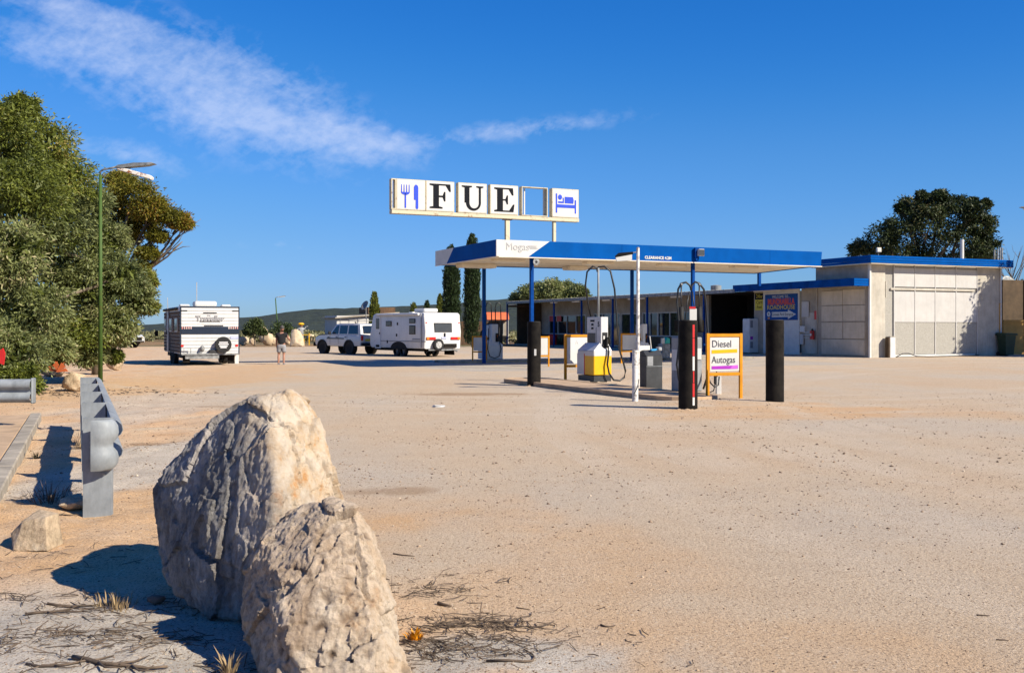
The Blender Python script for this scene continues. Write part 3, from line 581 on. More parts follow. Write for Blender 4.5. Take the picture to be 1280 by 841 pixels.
def branches(parent, base, top, centers, r0, m, name='trunk', n=8, wob=.15, sep=True):
    tr = M(); base = Vector(base); top = Vector(top); k = [base.lerp(top, t)+Vector((math.sin(t*5)*wob, math.cos(t*4)*wob-wob, 0)) for t in [0, .2, .4, .6, .8, 1]]
    tr.tube(k, lambda t: r0*(1.15-.55*t), 9); tr.obj(name, m, parent, True)
    for i, (c, r) in enumerate(centers):
        b_ = M(); c = Vector(c); s = k[2+i % 4]; mid = s.lerp(c, .5)+Vector((random.uniform(-.3, .3), random.uniform(-.3, .3), random.uniform(-.1, .35)))*r; pts = [s, s.lerp(mid, .5)+Vector((0, 0, .05)), mid, mid.lerp(c, .55), c]
        b_.tube(pts, lambda t: r0*(.42-.34*t), 6)
        for q in range(4): e = c+Vector((random.uniform(-1, 1), random.uniform(-1, 1), random.uniform(-.2, .9)))*r*.8; b_.tube([mid.lerp(c, .5), c.lerp(e, .5)+Vector((0, 0, -.1))*r, e], r0*.1, 4, r0*.025)
        b_.obj('limb', m, parent, True)
def Wp(px, py, D): return (X(px, D), D, Z(py, D))
# big leafy tree on the left
big = [(5, 165, 52, 26), (52, 252, 40, 26.5), (30, 215, 40, 26.5), (-60, 175, 60, 27), (48, 185, 44, 25.5), (78, 222, 38, 26), (20, 240, 55, 25), (-45, 255, 60, 26), (110, 258, 32, 26), (68, 285, 48, 25), (128, 305, 34, 25.5), (18, 318, 52, 24.5), (146, 350, 33, 25),
       (97, 350, 46, 24.5), (173, 376, 25, 25.5), (40, 385, 48, 24), (140, 405, 34, 25), (143, 418, 18, 26), (90, 420, 40, 24.5), (8, 440, 46, 24), (-45, 330, 70, 25), (-50, 430, 60, 25), (112, 440, 24, 25), (62, 440, 28, 24), (28, 478, 26, 23.7), (140, 446, 12, 26),
       (60, 330, 60, 27.5), (0, 390, 70, 28), (110, 390, 45, 27.5), (-120, 230, 70, 27), (-130, 340, 80, 28), (-120, 430, 70, 27), (30, 140, 24, 26.5), (182, 350, 14, 26), (188, 385, 10, 25.5), (-100, 180, 50, 29)]
big = [(px, py, r, D+min(1, max(0, (px-30)/60))*5.5) for px, py, r, D in big]
cs = [(Wp(px, py, D), r*D/1300) for px, py, r, D in big]
gr = [cs[i] for i in (8, 9, 10, 11, 12, 13, 14, 15, 16, 17, 20, 21, 22, 23, 19)]; gu = [c for c in cs if c not in gr]
tb = thing('broadleaf_tree', (-13.5, 27.2, 0), 0, 'huge dense olive green tree filling the left edge above the guard rails', 'tree')
def loc(cl, o): return [((c[0]-o[0], c[1]-o[1], c[2]), r) for c, r in cl]
O_ = (-13.5, 27.2)
branches(tb, (0, 0, -.1), (-.4, 0, 4.2), loc(cs[::3], O_), .24, mt['bark'])
P_, D_, R_ = clump_points(loc(gu, O_), 48, 135, .165); leaves('crown', P_, D_, .115, .036, mt['leaf_euc'], tb, rnd=R_)
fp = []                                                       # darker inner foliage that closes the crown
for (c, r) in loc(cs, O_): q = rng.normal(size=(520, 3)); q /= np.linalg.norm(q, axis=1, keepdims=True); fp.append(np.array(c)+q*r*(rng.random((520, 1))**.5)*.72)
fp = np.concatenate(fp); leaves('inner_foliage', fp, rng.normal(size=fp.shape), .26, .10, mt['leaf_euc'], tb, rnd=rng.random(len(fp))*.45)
P_, D_, R_ = clump_points(loc(gr, O_), 48, 140, .165, -.9); leaves('lower_foliage', P_, D_, .125, .036, mt['leaf_grey'], tb, rnd=R_)
# bronze flat-topped tree behind
b2 = [(165, 243, 26, 36), (190, 262, 24, 36), (150, 228, 18, 37), (210, 272, 18, 36), (225, 278, 15, 36.5), (180, 285, 20, 37), (196, 297, 12, 36), (183, 318, 13, 36), (178, 335, 10, 36), (150, 262, 26, 37), (140, 290, 22, 37), (160, 300, 14, 37.5), (232, 282, 9, 36)]
c2 = [(Wp(px, py, D), r*D/1300) for px, py, r, D in b2]; O2 = (-14.6, 36.5); t2 = thing('gum_tree', (*O2, 0), 0, 'spreading bronze leaved gum tree with bare limbs rising behind the big tree', 'tree')
tr = M(); st = Vector((0, 0, -.1)); kn = [st, Vector((.1, 0, 1.)), Vector((.35, 0, 2.0)), Vector((.7, 0, 3.0))]; tr.tube(kn, .17, 9, .12); tr.obj('trunk', mt['bark'], t2, True)
for (c, r) in loc(c2, O2)+[((Wp(p, q, 36)[0]-O2[0], -.5, Wp(p, q, 36)[2]), .25) for p, q in ((228, 302), (205, 316))]:
    b_ = M(); c = Vector(c); s = kn[3] if c.x > .2 else kn[2]; mid = s.lerp(c, .5)+Vector((random.uniform(-.2, .2), random.uniform(-.2, .2), random.uniform(-.35, -.05)))
    b_.tube([s, s.lerp(mid, .5)+Vector((0, 0, -.1)), mid, mid.lerp(c, .5)+Vector((.05, 0, -.05)), c], .075, 6, .015)
    for q in range(3): e = c+Vector((random.uniform(-.2, 1), random.uniform(-.5, .5), random.uniform(-.4, .5)))*max(r, .5); b_.tube([mid.lerp(c, .4+.15*q), (mid.lerp(c, .8)).lerp(e, .5), e], .025, 4, .006)
    b_.obj('limb', mt['bark'], t2, True)
P_, D_, R_ = clump_points(loc(c2, O2), 70, 80, .22, -.6, .75); leaves('crown', P_, D_, .12, .042, mt['leaf_or'], t2, rnd=R_)
def tree(name, x, y, label, clumps, leafm, L, Wd, ns, nl, r0, H, sub=.25, group=None, low=-.6, bm_=None, nb=2):
    t = thing(name, (x, y, float(gz(x, y))), 0, label, 'tree', group); branches(t, (0, 0, -.1), (0, 0, H), clumps[::nb], r0, bm_ or mt['bark'], wob=.06)
    P, D, R = clump_points(clumps, ns, nl, sub, low); leaves('crown', P, D, L, Wd, leafm, t, rnd=R); return t
# dark pine behind the roadhouse
pc = [(1095, 300, 28), (1120, 285, 26), (1140, 262, 22), (1165, 252, 17), (1150, 290, 34), (1185, 262, 22), (1205, 270, 20), (1218, 285, 20), (1190, 295, 34), (1225, 305, 18), (1080, 312, 16), (1110, 315, 30), (1160, 315, 36), (1210, 318, 26), (1170, 245, 9), (1140, 250, 9), (1208, 255, 8), (1219, 258, 7), (1235, 300, 8), (1232, 318, 14), (1120, 262, 9), (1130, 330, 30), (1190, 335, 30), (1150, 270, 20)]
px_, D = X(1160, 82), 82
pcl = [((X(p, 82)-px_, random.uniform(-2, 2), Z(q, 82)), r*82/1300*.86) for p, q, r in pc]
tree('pine_tree', px_, 82, 'large dark pine rising behind the white roadhouse block', pcl, mt['leaf_dark'], .34, .10, 42, 60, .4, 6, .19)
# rounded bush tree above the verandah roof
bc = [(660, 372, 12), (672, 366, 12), (690, 363, 12), (706, 364, 12), (720, 368, 10), (728, 372, 8), (645, 377, 8), (690, 375, 16), (710, 378, 14), (668, 380, 14)]
bx = X(688, 112); tree('dome_tree', bx, 112, 'low dome shaped olive tree showing above the verandah roof', [((X(p, 112)-bx, random.uniform(-1.5, 1.5), Z(q-4, 112)), r*112/1300) for p, q, r in bc], mt['leaf_grey'], .3, .13, 70, 34, .25, 3.2, .22)
def column_tree(px, pt, pb, w, D, label, leafm, n=9000, name='cypress_tree', cat='tree', lobes=3, L=.26, Wd=.09, seed=0, group=None):
    x = X(px, D); t = thing(name, (x, D, 0), 0, label, cat, group); top = Z(pt, D); z0 = max(.15, Z(pb, D)); R0 = w*D/1300/2; rg = np.random.default_rng(seed+px)
    m = M(); m.tube([(0, 0, -.1), (0, 0, top*.6), (0, 0, top*.92)], R0*.18, 7, R0*.05); m.obj('trunk', mt['bark'], t, True)
    P = []; D_ = []
    for k in range(lobes*7):
        h0 = rg.uniform(0, .8)**1.1; a = rg.uniform(0, 6.28); off = R0*.45*rg.random()**.6*(1-h0*.5); ht = top-off*1.6*rg.uniform(0, 1)-(top-z0)*.35*rg.random()**2; n_ = n//(lobes*7); zz = rg.random(n_); z = z0+(ht-z0)*(h0*.6+(1-h0*.6)*zz); q = (z-z0)/(top-z0)
        rad = R0*np.sqrt(np.clip(1-(np.clip(q-.55, 0, 1)/.45)**2.2, .02, 1))*np.clip(.72+q*1.2, 0, 1)*.62; th = rg.uniform(0, 6.28, n_); rr_ = rad*rg.uniform(.72, 1.05, n_)*(1+.18*np.sin(z*2.3+k))
        P.append(np.stack([math.cos(a)*off*(1-q*.4)+np.cos(th)*rr_, math.sin(a)*off*(1-q*.4)+np.sin(th)*rr_, z], -1)); D_.append(np.stack([np.cos(th)*.5, np.sin(th)*.5, np.full(n_, 1.1)], -1)+rg.normal(size=(n_, 3))*.3)
    P = np.concatenate(P); leaves('crown', P, np.concatenate(D_), L, Wd, leafm, t); return t
GC = 'dark pencil cypresses behind the caravan'
column_tree(564, 305, 434, 25, 92, 'left of the two tall dark pencil cypresses behind the canopy', mt['leaf_cyp'], 16000, group=GC)
column_tree(591, 291, 434, 24, 86, 'right and taller of the two dark pencil cypresses behind the canopy', mt['leaf_cyp'], 17000, group=GC)
GY = 'small golden conifers behind the caravans'
column_tree(468, 364, 428, 16, 104, 'golden green conifer rising behind the off road wagon', mt['leaf_yel'], 6000, 'golden_conifer', seed=2, group=GY, lobes=2)
column_tree(517, 377, 428, 12, 112, 'golden conifer tip showing left of the caravan roof hatch', mt['leaf_yel'], 3000, 'golden_conifer', seed=3, group=GY, lobes=2)
column_tree(534, 375, 428, 11, 112, 'darker conifer tip showing just right of the caravan roof unit', mt['leaf_cyp'], 3000, 'conifer_tree', seed=4, lobes=2)
column_tree(550, 367, 428, 12, 104, 'golden conifer directly left of the pencil cypresses', mt['leaf_yel'], 4000, 'golden_conifer', seed=5, group=GY, lobes=2)
sx = X(318, 92); tree('small_tree', sx, 92, 'small round dark green tree at the edge of the gravel beside the caravan', [((X(p, 92)-sx, random.uniform(-.3, .3), Z(q, 92)), r*92/1300) for p, q, r in [(318, 405, 8), (311, 411, 7), (325, 411, 7), (318, 414, 9), (322, 403, 5), (309, 416, 5), (328, 416, 5)]], mt['leaf_small'], .2, .09, 50, 24, .09, 1.2, .25)
# far scrub: one mass of low bushes
n = 4200; yy = 89*np.exp(rng.random(n)**1.3*1.9); xx = rng.uniform(-.75, .12, n)*yy*1.0; yy2 = yy; sc_ = rng.uniform(.4, 1.25, n)*np.clip(yy/140, .8, 2.2)
keep = (fbm(xx*.03, yy*.03, 81) > .36) & ~((np.abs(xx-X(470, 105)) < 12) & (yy < 125)); xx, yy, sc_ = xx[keep], yy[keep], sc_[keep]
cl3 = [((a, b, float(gz(a, b))+s*.25), s) for a, b, s in zip(xx, yy, sc_)]
P = []; Dd = []; Rn = []
for c, s in cl3:
    k = 42; q = rng.normal(size=(k, 3)); q /= np.linalg.norm(q, axis=1, keepdims=True); q[:, 2] = np.abs(q[:, 2])*.62; P.append(np.array(c)+q*s*rng.uniform(.7, 1.1, (k, 1))); Dd.append(q+rng.normal(size=(k, 3))*.4); Rn.append(np.clip(rng.random(k)*.4+rng.random()*.6, 0, 1))
P = np.concatenate(P); leaves('scrub', P, np.concatenate(Dd), .42*np.clip(P[:, 1]/130, .8, 3), .26, mt['leaf_scrub'], None, 'stuff', np.concatenate(Rn))
for px, py, r in [(352, 425, 1.4), (402, 408, 3.0)]:
    pass
# right-hand trees: the one that shades the white wall stands just outside the frame
rc = [(-1.6, 0, 6.3, 1.5), (-.8, 0, 7.4, 1.6), (0, 0, 8.5, 1.7), (.6, 0, 9.7, 1.4), (1.3, .5, 8.2, 1.8), (0, .5, 6.3, 1.8), (1.5, -.5, 6.6, 1.9), (-1.2, 0, 5.0, 1.3), (0, 0, 5.0, 2.0), (1.2, .8, 6.0, 1.9), (-1.3, -.3, 4.2, 1.6), (1.6, -1, 4.4, 1.8), (-.5, 1, 6.4, 1.5), (.4, -1.2, 3.4, 1.5), (2.5, .2, 5.2, 1.6), (-1.2, .2, 5.7, 1.3)]
tree('shade_tree', 35.4, 56.2, 'leafy tree just beyond the right edge that shades the white wall', [((a, b, c), r) for a, b, c, r in rc], mt['leaf_small'], .3, .14, 70, 60, .25, 3.4, .22)
bt = thing('bare_tree', (X(1266, 74), 74, 0), 0, 'leafless grey tree rising behind the ochre wall at far right', 'tree'); m = M(); m.tube([(0, 0, -.1), (.05, 0, 2.4), (0, 0, 4.6)], .11, 7, .07); m.obj('trunk', mt['bark'], bt, True)
for k in range(16):
    m = M(); a = k*2.4; z0 = 3.+k*.15; e = Vector((math.cos(a)*(1.4-k*.04), math.sin(a)*1.2, z0+1.6+random.random()*.8)); s = Vector((0, 0, z0)); md = s.lerp(e, .5)+Vector((0, 0, -.15)); m.tube([s, md, e], .04, 5, .01)
    for q in range(3): f = e+Vector((random.uniform(-.5, .5), random.uniform(-.5, .5), random.uniform(.1, .6))); m.tube([md.lerp(e, q*.3), md.lerp(f, .7), f], .018, 4, .006)
    m.obj('limb', mt['bark'], bt, True)
tree('low_tree', X(1285, 90), 90, 'distant dark bushy tree low at the far right behind the bare tree', [((dx, 0, z), r) for dx, z, r in [(0, 4.2, 1.6), (1.6, 4.5, 1.5), (-1.2, 4, 1.2), (0, 2.6, 2)]], mt['leaf_small'], .3, .14, 50, 20, .2, 2.6)
# dry tufts
def tuft(px, py, h, n, label, m=None, r=.05, grp='dry grass tufts', w=.003):
    x, y = G(px, py); V = []; F = []; k = 0; rg = np.random.default_rng(px)
    for i in range(n):
        a = rg.uniform(0, 6.28); l_ = rg.uniform(.2, 1.)*h; b = np.array([math.cos(a), math.sin(a), 0])*r*rg.random(); t = b+np.array([math.cos(a), math.sin(a), 0])*h*rg.uniform(.1, .8)+np.array([0, 0, l_]); s = np.array([-math.sin(a), math.cos(a), 0])*w; md = (b+t)/2+np.array([0, 0, l_*.18])
        V += [b-s, b+s, md-s*.8, md+s*.8, t]; F += [(k, k+1, k+3), (k, k+3, k+2), (k+2, k+3, k+4)]; k += 5
    o = npmesh('dry_grass_tuft', V, F, m or mt['straw']); o.location = (x, y, float(gz(x, y))); o['label'] = label; o['category'] = 'grass'; o['group'] = grp
tuft(286, 838, .13, 40, 'upright dry weed tuft at the bottom left of the front boulder', r=.04, w=.005); tuft(145, 750, .10, 140, 'flattened dry grass tuft left of the boulder shadow', r=.14)
tuft(101, 560, .28, 60, 'dry grey weed growing under the guard rail', r=.12, w=.004); tuft(46, 570, .12, 50, 'small green weed tuft beside the kerb', mt['leaf_yel'], r=.05)
tuft(62, 632, .2, 80, 'dry brush tuft behind the squared tan rock', mt['twig'], r=.2, w=.004); tuft(518, 800, .07, 60, 'orange dry leaf tuft right of the front boulder', mt['orange'], r=.03, w=.008)
# ------------------------------------------------------------------ built things
def ux(px, O, v=0): r = (px-640)/1300; return (r*(O[1]+v*UX)-O[0]+v*UY)/(UX-r*UY)
def vy(px, O, u=0): r = (px-640)/1300; return (O[0]+u*UX-r*(O[1]+u*UY))/(UY+r*UX)
def DL(O, u, v): return O[1]+u*UY+v*UX
# --- canopy
CO = (-.6, 40.2); cz0, cz1 = 4.4, 5.04; CL, CW = 16.0, 6.8
ca = thing('fuel_canopy', CO, YAW, 'long flat fuel canopy with bright blue fascia and white corner on blue posts', 'canopy')
CR = 17.5
M().prism([(.08, .08), (CL-.08, .08), (CR-.08, CW-.08), (.08, CW-.08)], cz0+.035, cz0+.16, 'xy').obj('lining', mt['ceil'], ca)
M().prism([(.06, .06), (CL-.06, .06), (CR-.06, CW-.06), (.06, CW-.06)], cz1-.1, cz1-.03, 'xy').obj('roof_deck', mt['roofsheet'], ca)
t0, t1 = ux(687, CO), ux(660, CO)
M().prism([(0, cz0), (t1, cz0), (t0, cz1), (0, cz1)], 0, .06, 'xz').obj('white_fascia', mt['signwhite'], ca)
M().prism([(t1, cz0), (CL-.06, cz0), (CL, cz1), (t0, cz1)], 0, .06, 'xz').obj('blue_fascia', mt['blue'], ca)
s0, s1 = 5.4, 4.56
M().prism([(.062, cz0), (s0, cz0), (s1, cz1), (.062, cz1)], 0, .06, 'yz').obj('blue_fascia', mt['blue'], ca)
M().prism([(s0, cz0), (CW, cz0), (CW, cz1), (s1, cz1)], 0, .06, 'yz').obj('white_fascia', mt['signwhite'], ca)
M().prism([(0.062, CW-.06), (CR, CW-.06), (CR, CW), (.062, CW)], cz0, cz1, 'xy').obj('rear_fascia', mt['blue'], ca)
M().prism([(CL-.06, .062), (CL, .062), (CR, CW-.062), (CR-.06, CW-.062)], cz0, cz1, 'xy').obj('end_fascia', mt['blue'], ca)
m = M(); m.box((CL/2+.04, -.012, cz0-.02), (CL-.1, .03, .035)); m.obj('edge_trim', mt['ceil'], ca)
m = M(); m.box((-.012, CW/2, cz0-.02), (.03, CW-.1, .035)); m.obj('edge_trim', mt['ceil'], ca)
for k in range(1, 13, 3):
    M().box((k*1.25+.6, .0, (cz0+cz1)/2), (.008, .012+.004*(k % 2), cz1-cz0-.04)).obj('seam', mt['blue_dull'], ca) if k*1.25 > t0 else None
for u_ in [ux(664.5, CO, .35), ux(866, CO, .35)]:
    M().box((u_, .35, 2.22), (.14, .14, 4.4), bev=.012).obj('post', mt['post_blue'], ca)
M().box((ux(949, CO, CW-.2), CW-.2, 4.1), (.14, .14, .66)).obj('hanger', mt['post_blue'], ca); M().tube([(ux(949, CO, CW-.2), CW-.2, 3.9), (ux(949, CO, CW-.2)+.631*7.6, CW-.2+.811*7.6, 4.2)], .08, 6).obj('tie_beam', mt['post_blue'], ca)
for px in (605, 790):
    M().box((ux(px, CO, 6.45), 6.45, 2.22), (.14, .14, 4.4), bev=.012).obj('post', mt['post_blue'], ca)
for u_ in (1.4, 5.6, 9.3, 13.2):
    b = M().box((u_, 2.0, cz0-.02), (1.3, .55, .14), bev=.03).obj('light_box', mt['ceil'], ca); M().box((u_, 2.0, cz0-.096), (1.1, .36, .02)).obj('diffuser', mt['light'], b)
b = M().box((1.4, 5.4, cz0-.05), (1.7, .7, .2), bev=.05).obj('light_box', mt['ceil'], ca)
b = M().box((6.2, 5.2, cz0-.05), (1.0, .7, .2), bev=.05).obj('light_box', mt['ceil'], ca)
for k in range(1, 6): M().box((CL/2+k*.12, CW*k/6, cz0+.03), (CL-.6, .03, .02)).obj('lining_batten', mt['ceil'], ca)
text('Mogas', .40, 'lettering', mat('faded_lettering', (.40, .40, .40), .5, spec=.1, var=.05, bump=0), ca, (ux(647, CO), -.008, 4.78), FRONT, .01)
m = M()
for a, b in ((0, 0), (.04, -.075), (.1, -.15)): m.prism([(a, 4.84+b), (.62+a, 4.84+b), (.54+a*.2, 4.80+b), (a+.02, 4.80+b)], -.01, .0, 'xz')
o = m.obj('wing_emblem', bpy.data.materials['faded_lettering'], ca); o.location = (ux(660.5, CO), -.002, 1.75); o.scale = (.62, 1, .64)
text('CLEARANCE 4.2M', .165, 'lettering', mt['signwhite'], ca, (ux(822.5, CO), -.012, Z(322, 43)), FRONT, .01, bold=.006)
fl = thing('floodlight', (CO[0]+ux(872, CO)*UX, CO[1]+ux(872, CO)*UY-.22, Z(316, 44)), YAW, 'square floodlight clamped to the front blue canopy fascia', 'floodlight')
M().box((.12, 0, 0), (.30, .16, .30), bev=.03).obj('housing', mt['alu'], fl); M().box((.12, -.086, 0), (.24, .02, .24)).obj('lens', mt['glass_grey'], fl)
M().prism([(-.12, .2), (.02, .2), (.02, -.22), (-.05, -.36), (-.12, -.2)], .06, .16, 'xz').obj('bracket', mt['post_blue'], fl)
sp_ = thing('loudspeaker', (CO[0]+ux(668.5, CO, .3)*UX-.3*UY, CO[1]+ux(668.5, CO, .3)*UY+.1, Z(327.5, 41)), YAW, 'small round horn speaker under the canopy corner beside the front post', 'speaker')
M().cyl((0, -.14, 0), (0, .05, 0), .14, .06, 18).obj('horn', mt['galv_dark'], sp_); M().cyl((0, -.15, 0), (0, -.12, 0), .05, .05, 12).obj('driver', mt['rubber'], sp_)
# --- roof sign
SO = (-5.14, 44.0); rs = thing('roof_sign', (*SO, 0), YAW, 'long white rooftop letter sign reading FUE with a missing panel and food and bed symbols', 'sign')
SL = 8.95; M().box((SL/2, 0, 6.53), (SL, .34, .16), bev=.01).obj('base_beam', mt['tanbeam'], rs)
def sf(f): return ux(470+f/4.571, SO)
z0, z1 = 6.63, 7.93
def frame(a, b, name='panel_frame', m_=None, w=.05, fill=True, par=rs, dep=.3):
    f = M(); f.box(((a+b)/2, 0, z1-w/2), (b-a, dep, w)); f.box(((a+b)/2, 0, z0+w/2), (b-a, dep, w)); f.box((a+w/2, 0, (z0+z1)/2), (w, dep, z1-z0-2*w)); f.box((b-w/2, 0, (z0+z1)/2), (w, dep, z1-z0-2*w))
    fo = f.obj(name, m_ or mt['tanbeam'], par)
    if fill: M().box(((a+b)/2, 0, (z0+z1)/2), (b-a-2*w-.004, dep+.012, z1-z0-2*w-.004)).obj('face_panel', mt['signwhite'], fo)
    return fo
frame(sf(82), sf(110), w=.045, fill=False); frame(sf(111), sf(276), w=.025); frame(sf(279), sf(440), w=.03); frame(sf(463), sf(625), w=.03); frame(sf(645), sf(804), w=.03)
frame(sf(825), sf(973), w=.035, fill=False); frame(sf(998), sf(1149), w=.03)
m = M(); m.box((sf(848)+.02, .05, (z0+z1)/2), (.05, .05, z1-z0-.13)); m.box((sf(960), .05, (z0+z1)/2), (.05, .05, z1-z0-.13)); m.obj('empty_panel_channel', mt['white'], rs)
fy = -.166
def flat(polys, name, m_, par, ox, oz, sc, y0=fy, y1=fy+.012):
    mm = M()
    for p in polys: mm.prism([(ox+a*sc, oz+b*sc) for a, b in p], y0, y1, 'xz')
    return mm.obj(name, m_, par)
def arc(cx, cy, rx, ry, a0, a1, n=12): return [(cx+rx*math.cos(math.radians(a0+(a1-a0)*k/n)), cy+ry*math.sin(math.radians(a0+(a1-a0)*k/n))) for k in range(n+1)]
Hh = 1.06; zc = z0+.10
# letters in units of cap height
F_ = [[(0, 0), (.50, 0), (.50, .06), (.36, .09), (.36, .91), (.14, .91), (.14, .09), (0, .06)], [(0, 1), (0, .94), (.14, .91), (.36, .91), (.36, .94), (.62, .94), (.76, .70), (.82, .70), (.80, 1)],
      [(.36, .46), (.36, .53), (.48, .53)], [(.36, .46), (.50, .46), (.56, .30), (.61, .30), (.61, .69), (.56, .69), (.50, .53), (.36, .53)]]
E_ = [[(0, 0), (.36, 0), (.36, 1), (0, 1), (0, .94), (.12, .91), (.12, .09), (0, .06)], [(.36, 1), (.78, 1), (.80, .70), (.74, .70), (.60, .94), (.36, .94)], [(.36, 0), (.80, 0), (.84, .32), (.78, .32), (.62, .06), (.36, .06)],
      [(.36, .47), (.46, .47), (.52, .32), (.57, .32), (.57, .69), (.52, .69), (.46, .53), (.36, .53)]]
U_ = [[(0, 1), (.44, 1), (.44, .95), (.33, .92), (.33, .30)]+arc(.52, .30, .19, .22, 180, 270, 6)+arc(.52, .30, .21, .22, 270, 360, 6)[1:]+[(.73, .92), (.62, .95), (.62, 1), (.93, 1), (.93, .95), (.82, .92), (.82, .30)]+arc(.50, .30, .32, .32, 0, -180, 14)[1:]+[(.12, .30), (.12, .92), (0, .95)]]
def lett(polys, a, b, w): c = (sf(a)+sf(b))/2; return flat(polys, 'letter', mt['ink'], rs, c-w*Hh*.62, zc, Hh*1.02) if 0 else flat(polys, 'letter', mt['ink'], rs, c-w*Hh/2, zc+.02, Hh)
def scx(polys, s): return [[(a*s, b) for a, b in p] for p in polys]
lett(scx(F_, 1.12), 279, 440, .92); lett(scx(U_, 1.04), 463, 625, .97); lett(scx(E_, 1.1), 645, 804, .92)
c = sf(161); w = .032
fork = [[(-w/1.2, -.02), (w/1.2, -.02), (w/1.2, .56), (-w/1.2, .56)], arc(0, .62, .145, .12, 180, 360, 10)]+[[(x-.016, .62), (x+.016, .62), (x+.012, .92), (x-.012, .92)] for x in (-.125, -.042, .042, .125)]
flat([[(a*1.3, b) for a, b in p] for p in fork], 'fork_symbol', mt['signblue'], rs, c, zc, 1.05)
c = sf(222); flat([[(-.02, 0)]+arc(.04, .0, .055, .05, 180, 360, 6)+[(.095, .0), (.095, .80)]+arc(0, .80, .095, .14, 0, 180, 8)+[(-.095, .32), (-.02, .32)]], 'knife_symbol', mt['signblue'], rs, c, zc, 1.05)
b0, bw = sf(1018), sf(1134)-sf(1018); bb = [[(0, .0), (.07, .0), (.07, .88), (0, .88)], [(.93, .0), (1, .0), (1, .62), (.93, .62)], [(.07, .24), (.93, .24), (.93, .39), (.07, .39)], arc(.21, .72, .10, .12, 0, 360, 16)[:-1],
      [(.44, .45), (.86, .45), (.88, .62), (.84, .75), (.44, .75)], [(.12, .45), (.40, .45), (.40, .70), (.34, .70), (.34, .53), (.12, .53)]]
flat([[(a, b*.95) for a, b in p] for p in bb], 'bed_symbol', mt['signblue'], rs, b0, z0+.2, bw)
for px, fz in ((634, 1), (692.5, 1)):
    u_ = ux(px, SO); M().box((u_, 0, (cz1+6.45)/2-.02), (.20 if px < 650 else .14, .16, 6.45-cz1+.04), bev=.01).obj('support_post', mt['tanbeam'], rs)
    M().box((u_, 0, 6.43), (.42, .2, .04)).obj('cap_plate', mat('rusty_plate', (.25, .11, .05), .8), rs) if px < 650 else None
# --- kerbed islands
def island(O, L_, W_, label, name='pump_island', h=.12):
    t = thing(name, (*O, 0), YAW, label, 'kerbed island'); r_ = W_/2; pl = arc(r_, r_*.9, r_, r_*.9, 180, 360, 10)+arc(r_, L_-r_*.9, r_, r_*.9, 0, 180, 10)
    M().prism([(r_+(a-r_)*.88, L_/2+(b-L_/2)*.985) for a, b in pl], -.05, h-.012, 'xy').obj('island_top', mt['slab'], t); m = M(); n_ = len(pl)
    for k in range(n_):
        a, b = pl[k], pl[(k+1) % n_]; ia, ib = [(r_+(q[0]-r_)*.88, L_/2+(q[1]-L_/2)*.985) for q in (a, b)]; m.prism([a, b, ib, ia], -.05, h, 'xy')
    m.obj('kerb', mt['slab'], t); return t
I1 = (4.15, 22.9)       # near end; runs away along local y
def i1(u, v): return (I1[0]+u*UX-v*UY, I1[1]+u*UY+v*UX)
ia_ = island((I1[0]-.7*UX, I1[1]-.7*UY), 9.6, 1.5, 'long sandy kerbed island carrying the front pumps and the Diesel Autogas sign')
I2 = (-2.0, 47.6)
island(I2, 2.4, 17, 'low concrete island under the rear edge of the canopy', h=.10) if 0 else None
t = thing('pump_island', (-3.0, 47.4, 0), YAW, 'low kerbed island further back carrying the grey pumps under the canopy', 'kerbed island')
M().box((8.6, .75, .04), (17, 1.36, .12), bev=.02).obj('island_top', mt['concrete'], t); m = M(); m.box((8.6, 0, .05), (17.2, .14, .14), bev=.02); m.box((8.6, 1.5, .05), (17.2, .14, .14), bev=.02); m.obj('kerb', mt['concrete'], t)
# --- bollards
def bollard(x, y, h, r, label, name='bollard', g_='tall black bollards round the front island'):
    t = thing(name, (x, y, 0), 0, label, 'bollard', g_); m = M(); n_ = 28
    m.cyl((0, 0, -.1), (0, 0, h), r, r, n_, True); m.obj('sleeve', mt['black'], t, angle=40); M().cyl((0, 0, h), (0, 0, h+.012), r*.93, r*.9, n_).obj('cap', mt['rubber'], t)
    m = M(); 
    for k in range(14): a = k/14*6.28; m.sph((math.cos(a)*(r+.02), math.sin(a)*(r+.02), .0), .06*random.uniform(.6, 1.4), 1, (1, 1, .5))
    m.obj('sand_skirt', mt['slab'], t); return t
B1 = G(667.5, 482.5); b = bollard(*B1, 1.80, .19, 'leftmost black bollard wrapped at the foot of the left blue canopy post')
M().box((.03, -.192, .95), (.06, .01, .18), bev=.003).obj('torn_label', mt['white'], b)
B2 = G(860, 512); b = bollard(*B2, 1.78, .19, 'nearest black bollard with red and white tape strip and dented foot')
for k, (a, bb_, mm) in enumerate([(1.70, 1.44, 'red'), (1.43, 1.08, 'red'), (1.07, .79, 'white'), (.78, .55, 'brownwall'), (.54, .27, 'red'), (.26, .10, 'white')]):
    m = M(); 
    w_ = .055 if k != 3 else .035
    m.prism([(math.cos(t_)*.193, math.sin(t_)*.193) for t_ in [-1.12-w_*2.2+w_*1.1*q for q in range(5)]]+[(math.cos(t_)*.186, math.sin(t_)*.186) for t_ in [-1.12+w_*2.2-w_*1.1*q for q in range(5)]], bb_, a, 'xy')
    m.obj('tape_strip', mt[mm if k != 3 else 'red'], b)
B3 = G(968.5, 504); bollard(*B3, 1.80, .195, 'plain black bollard standing alone at the right end of the front island')
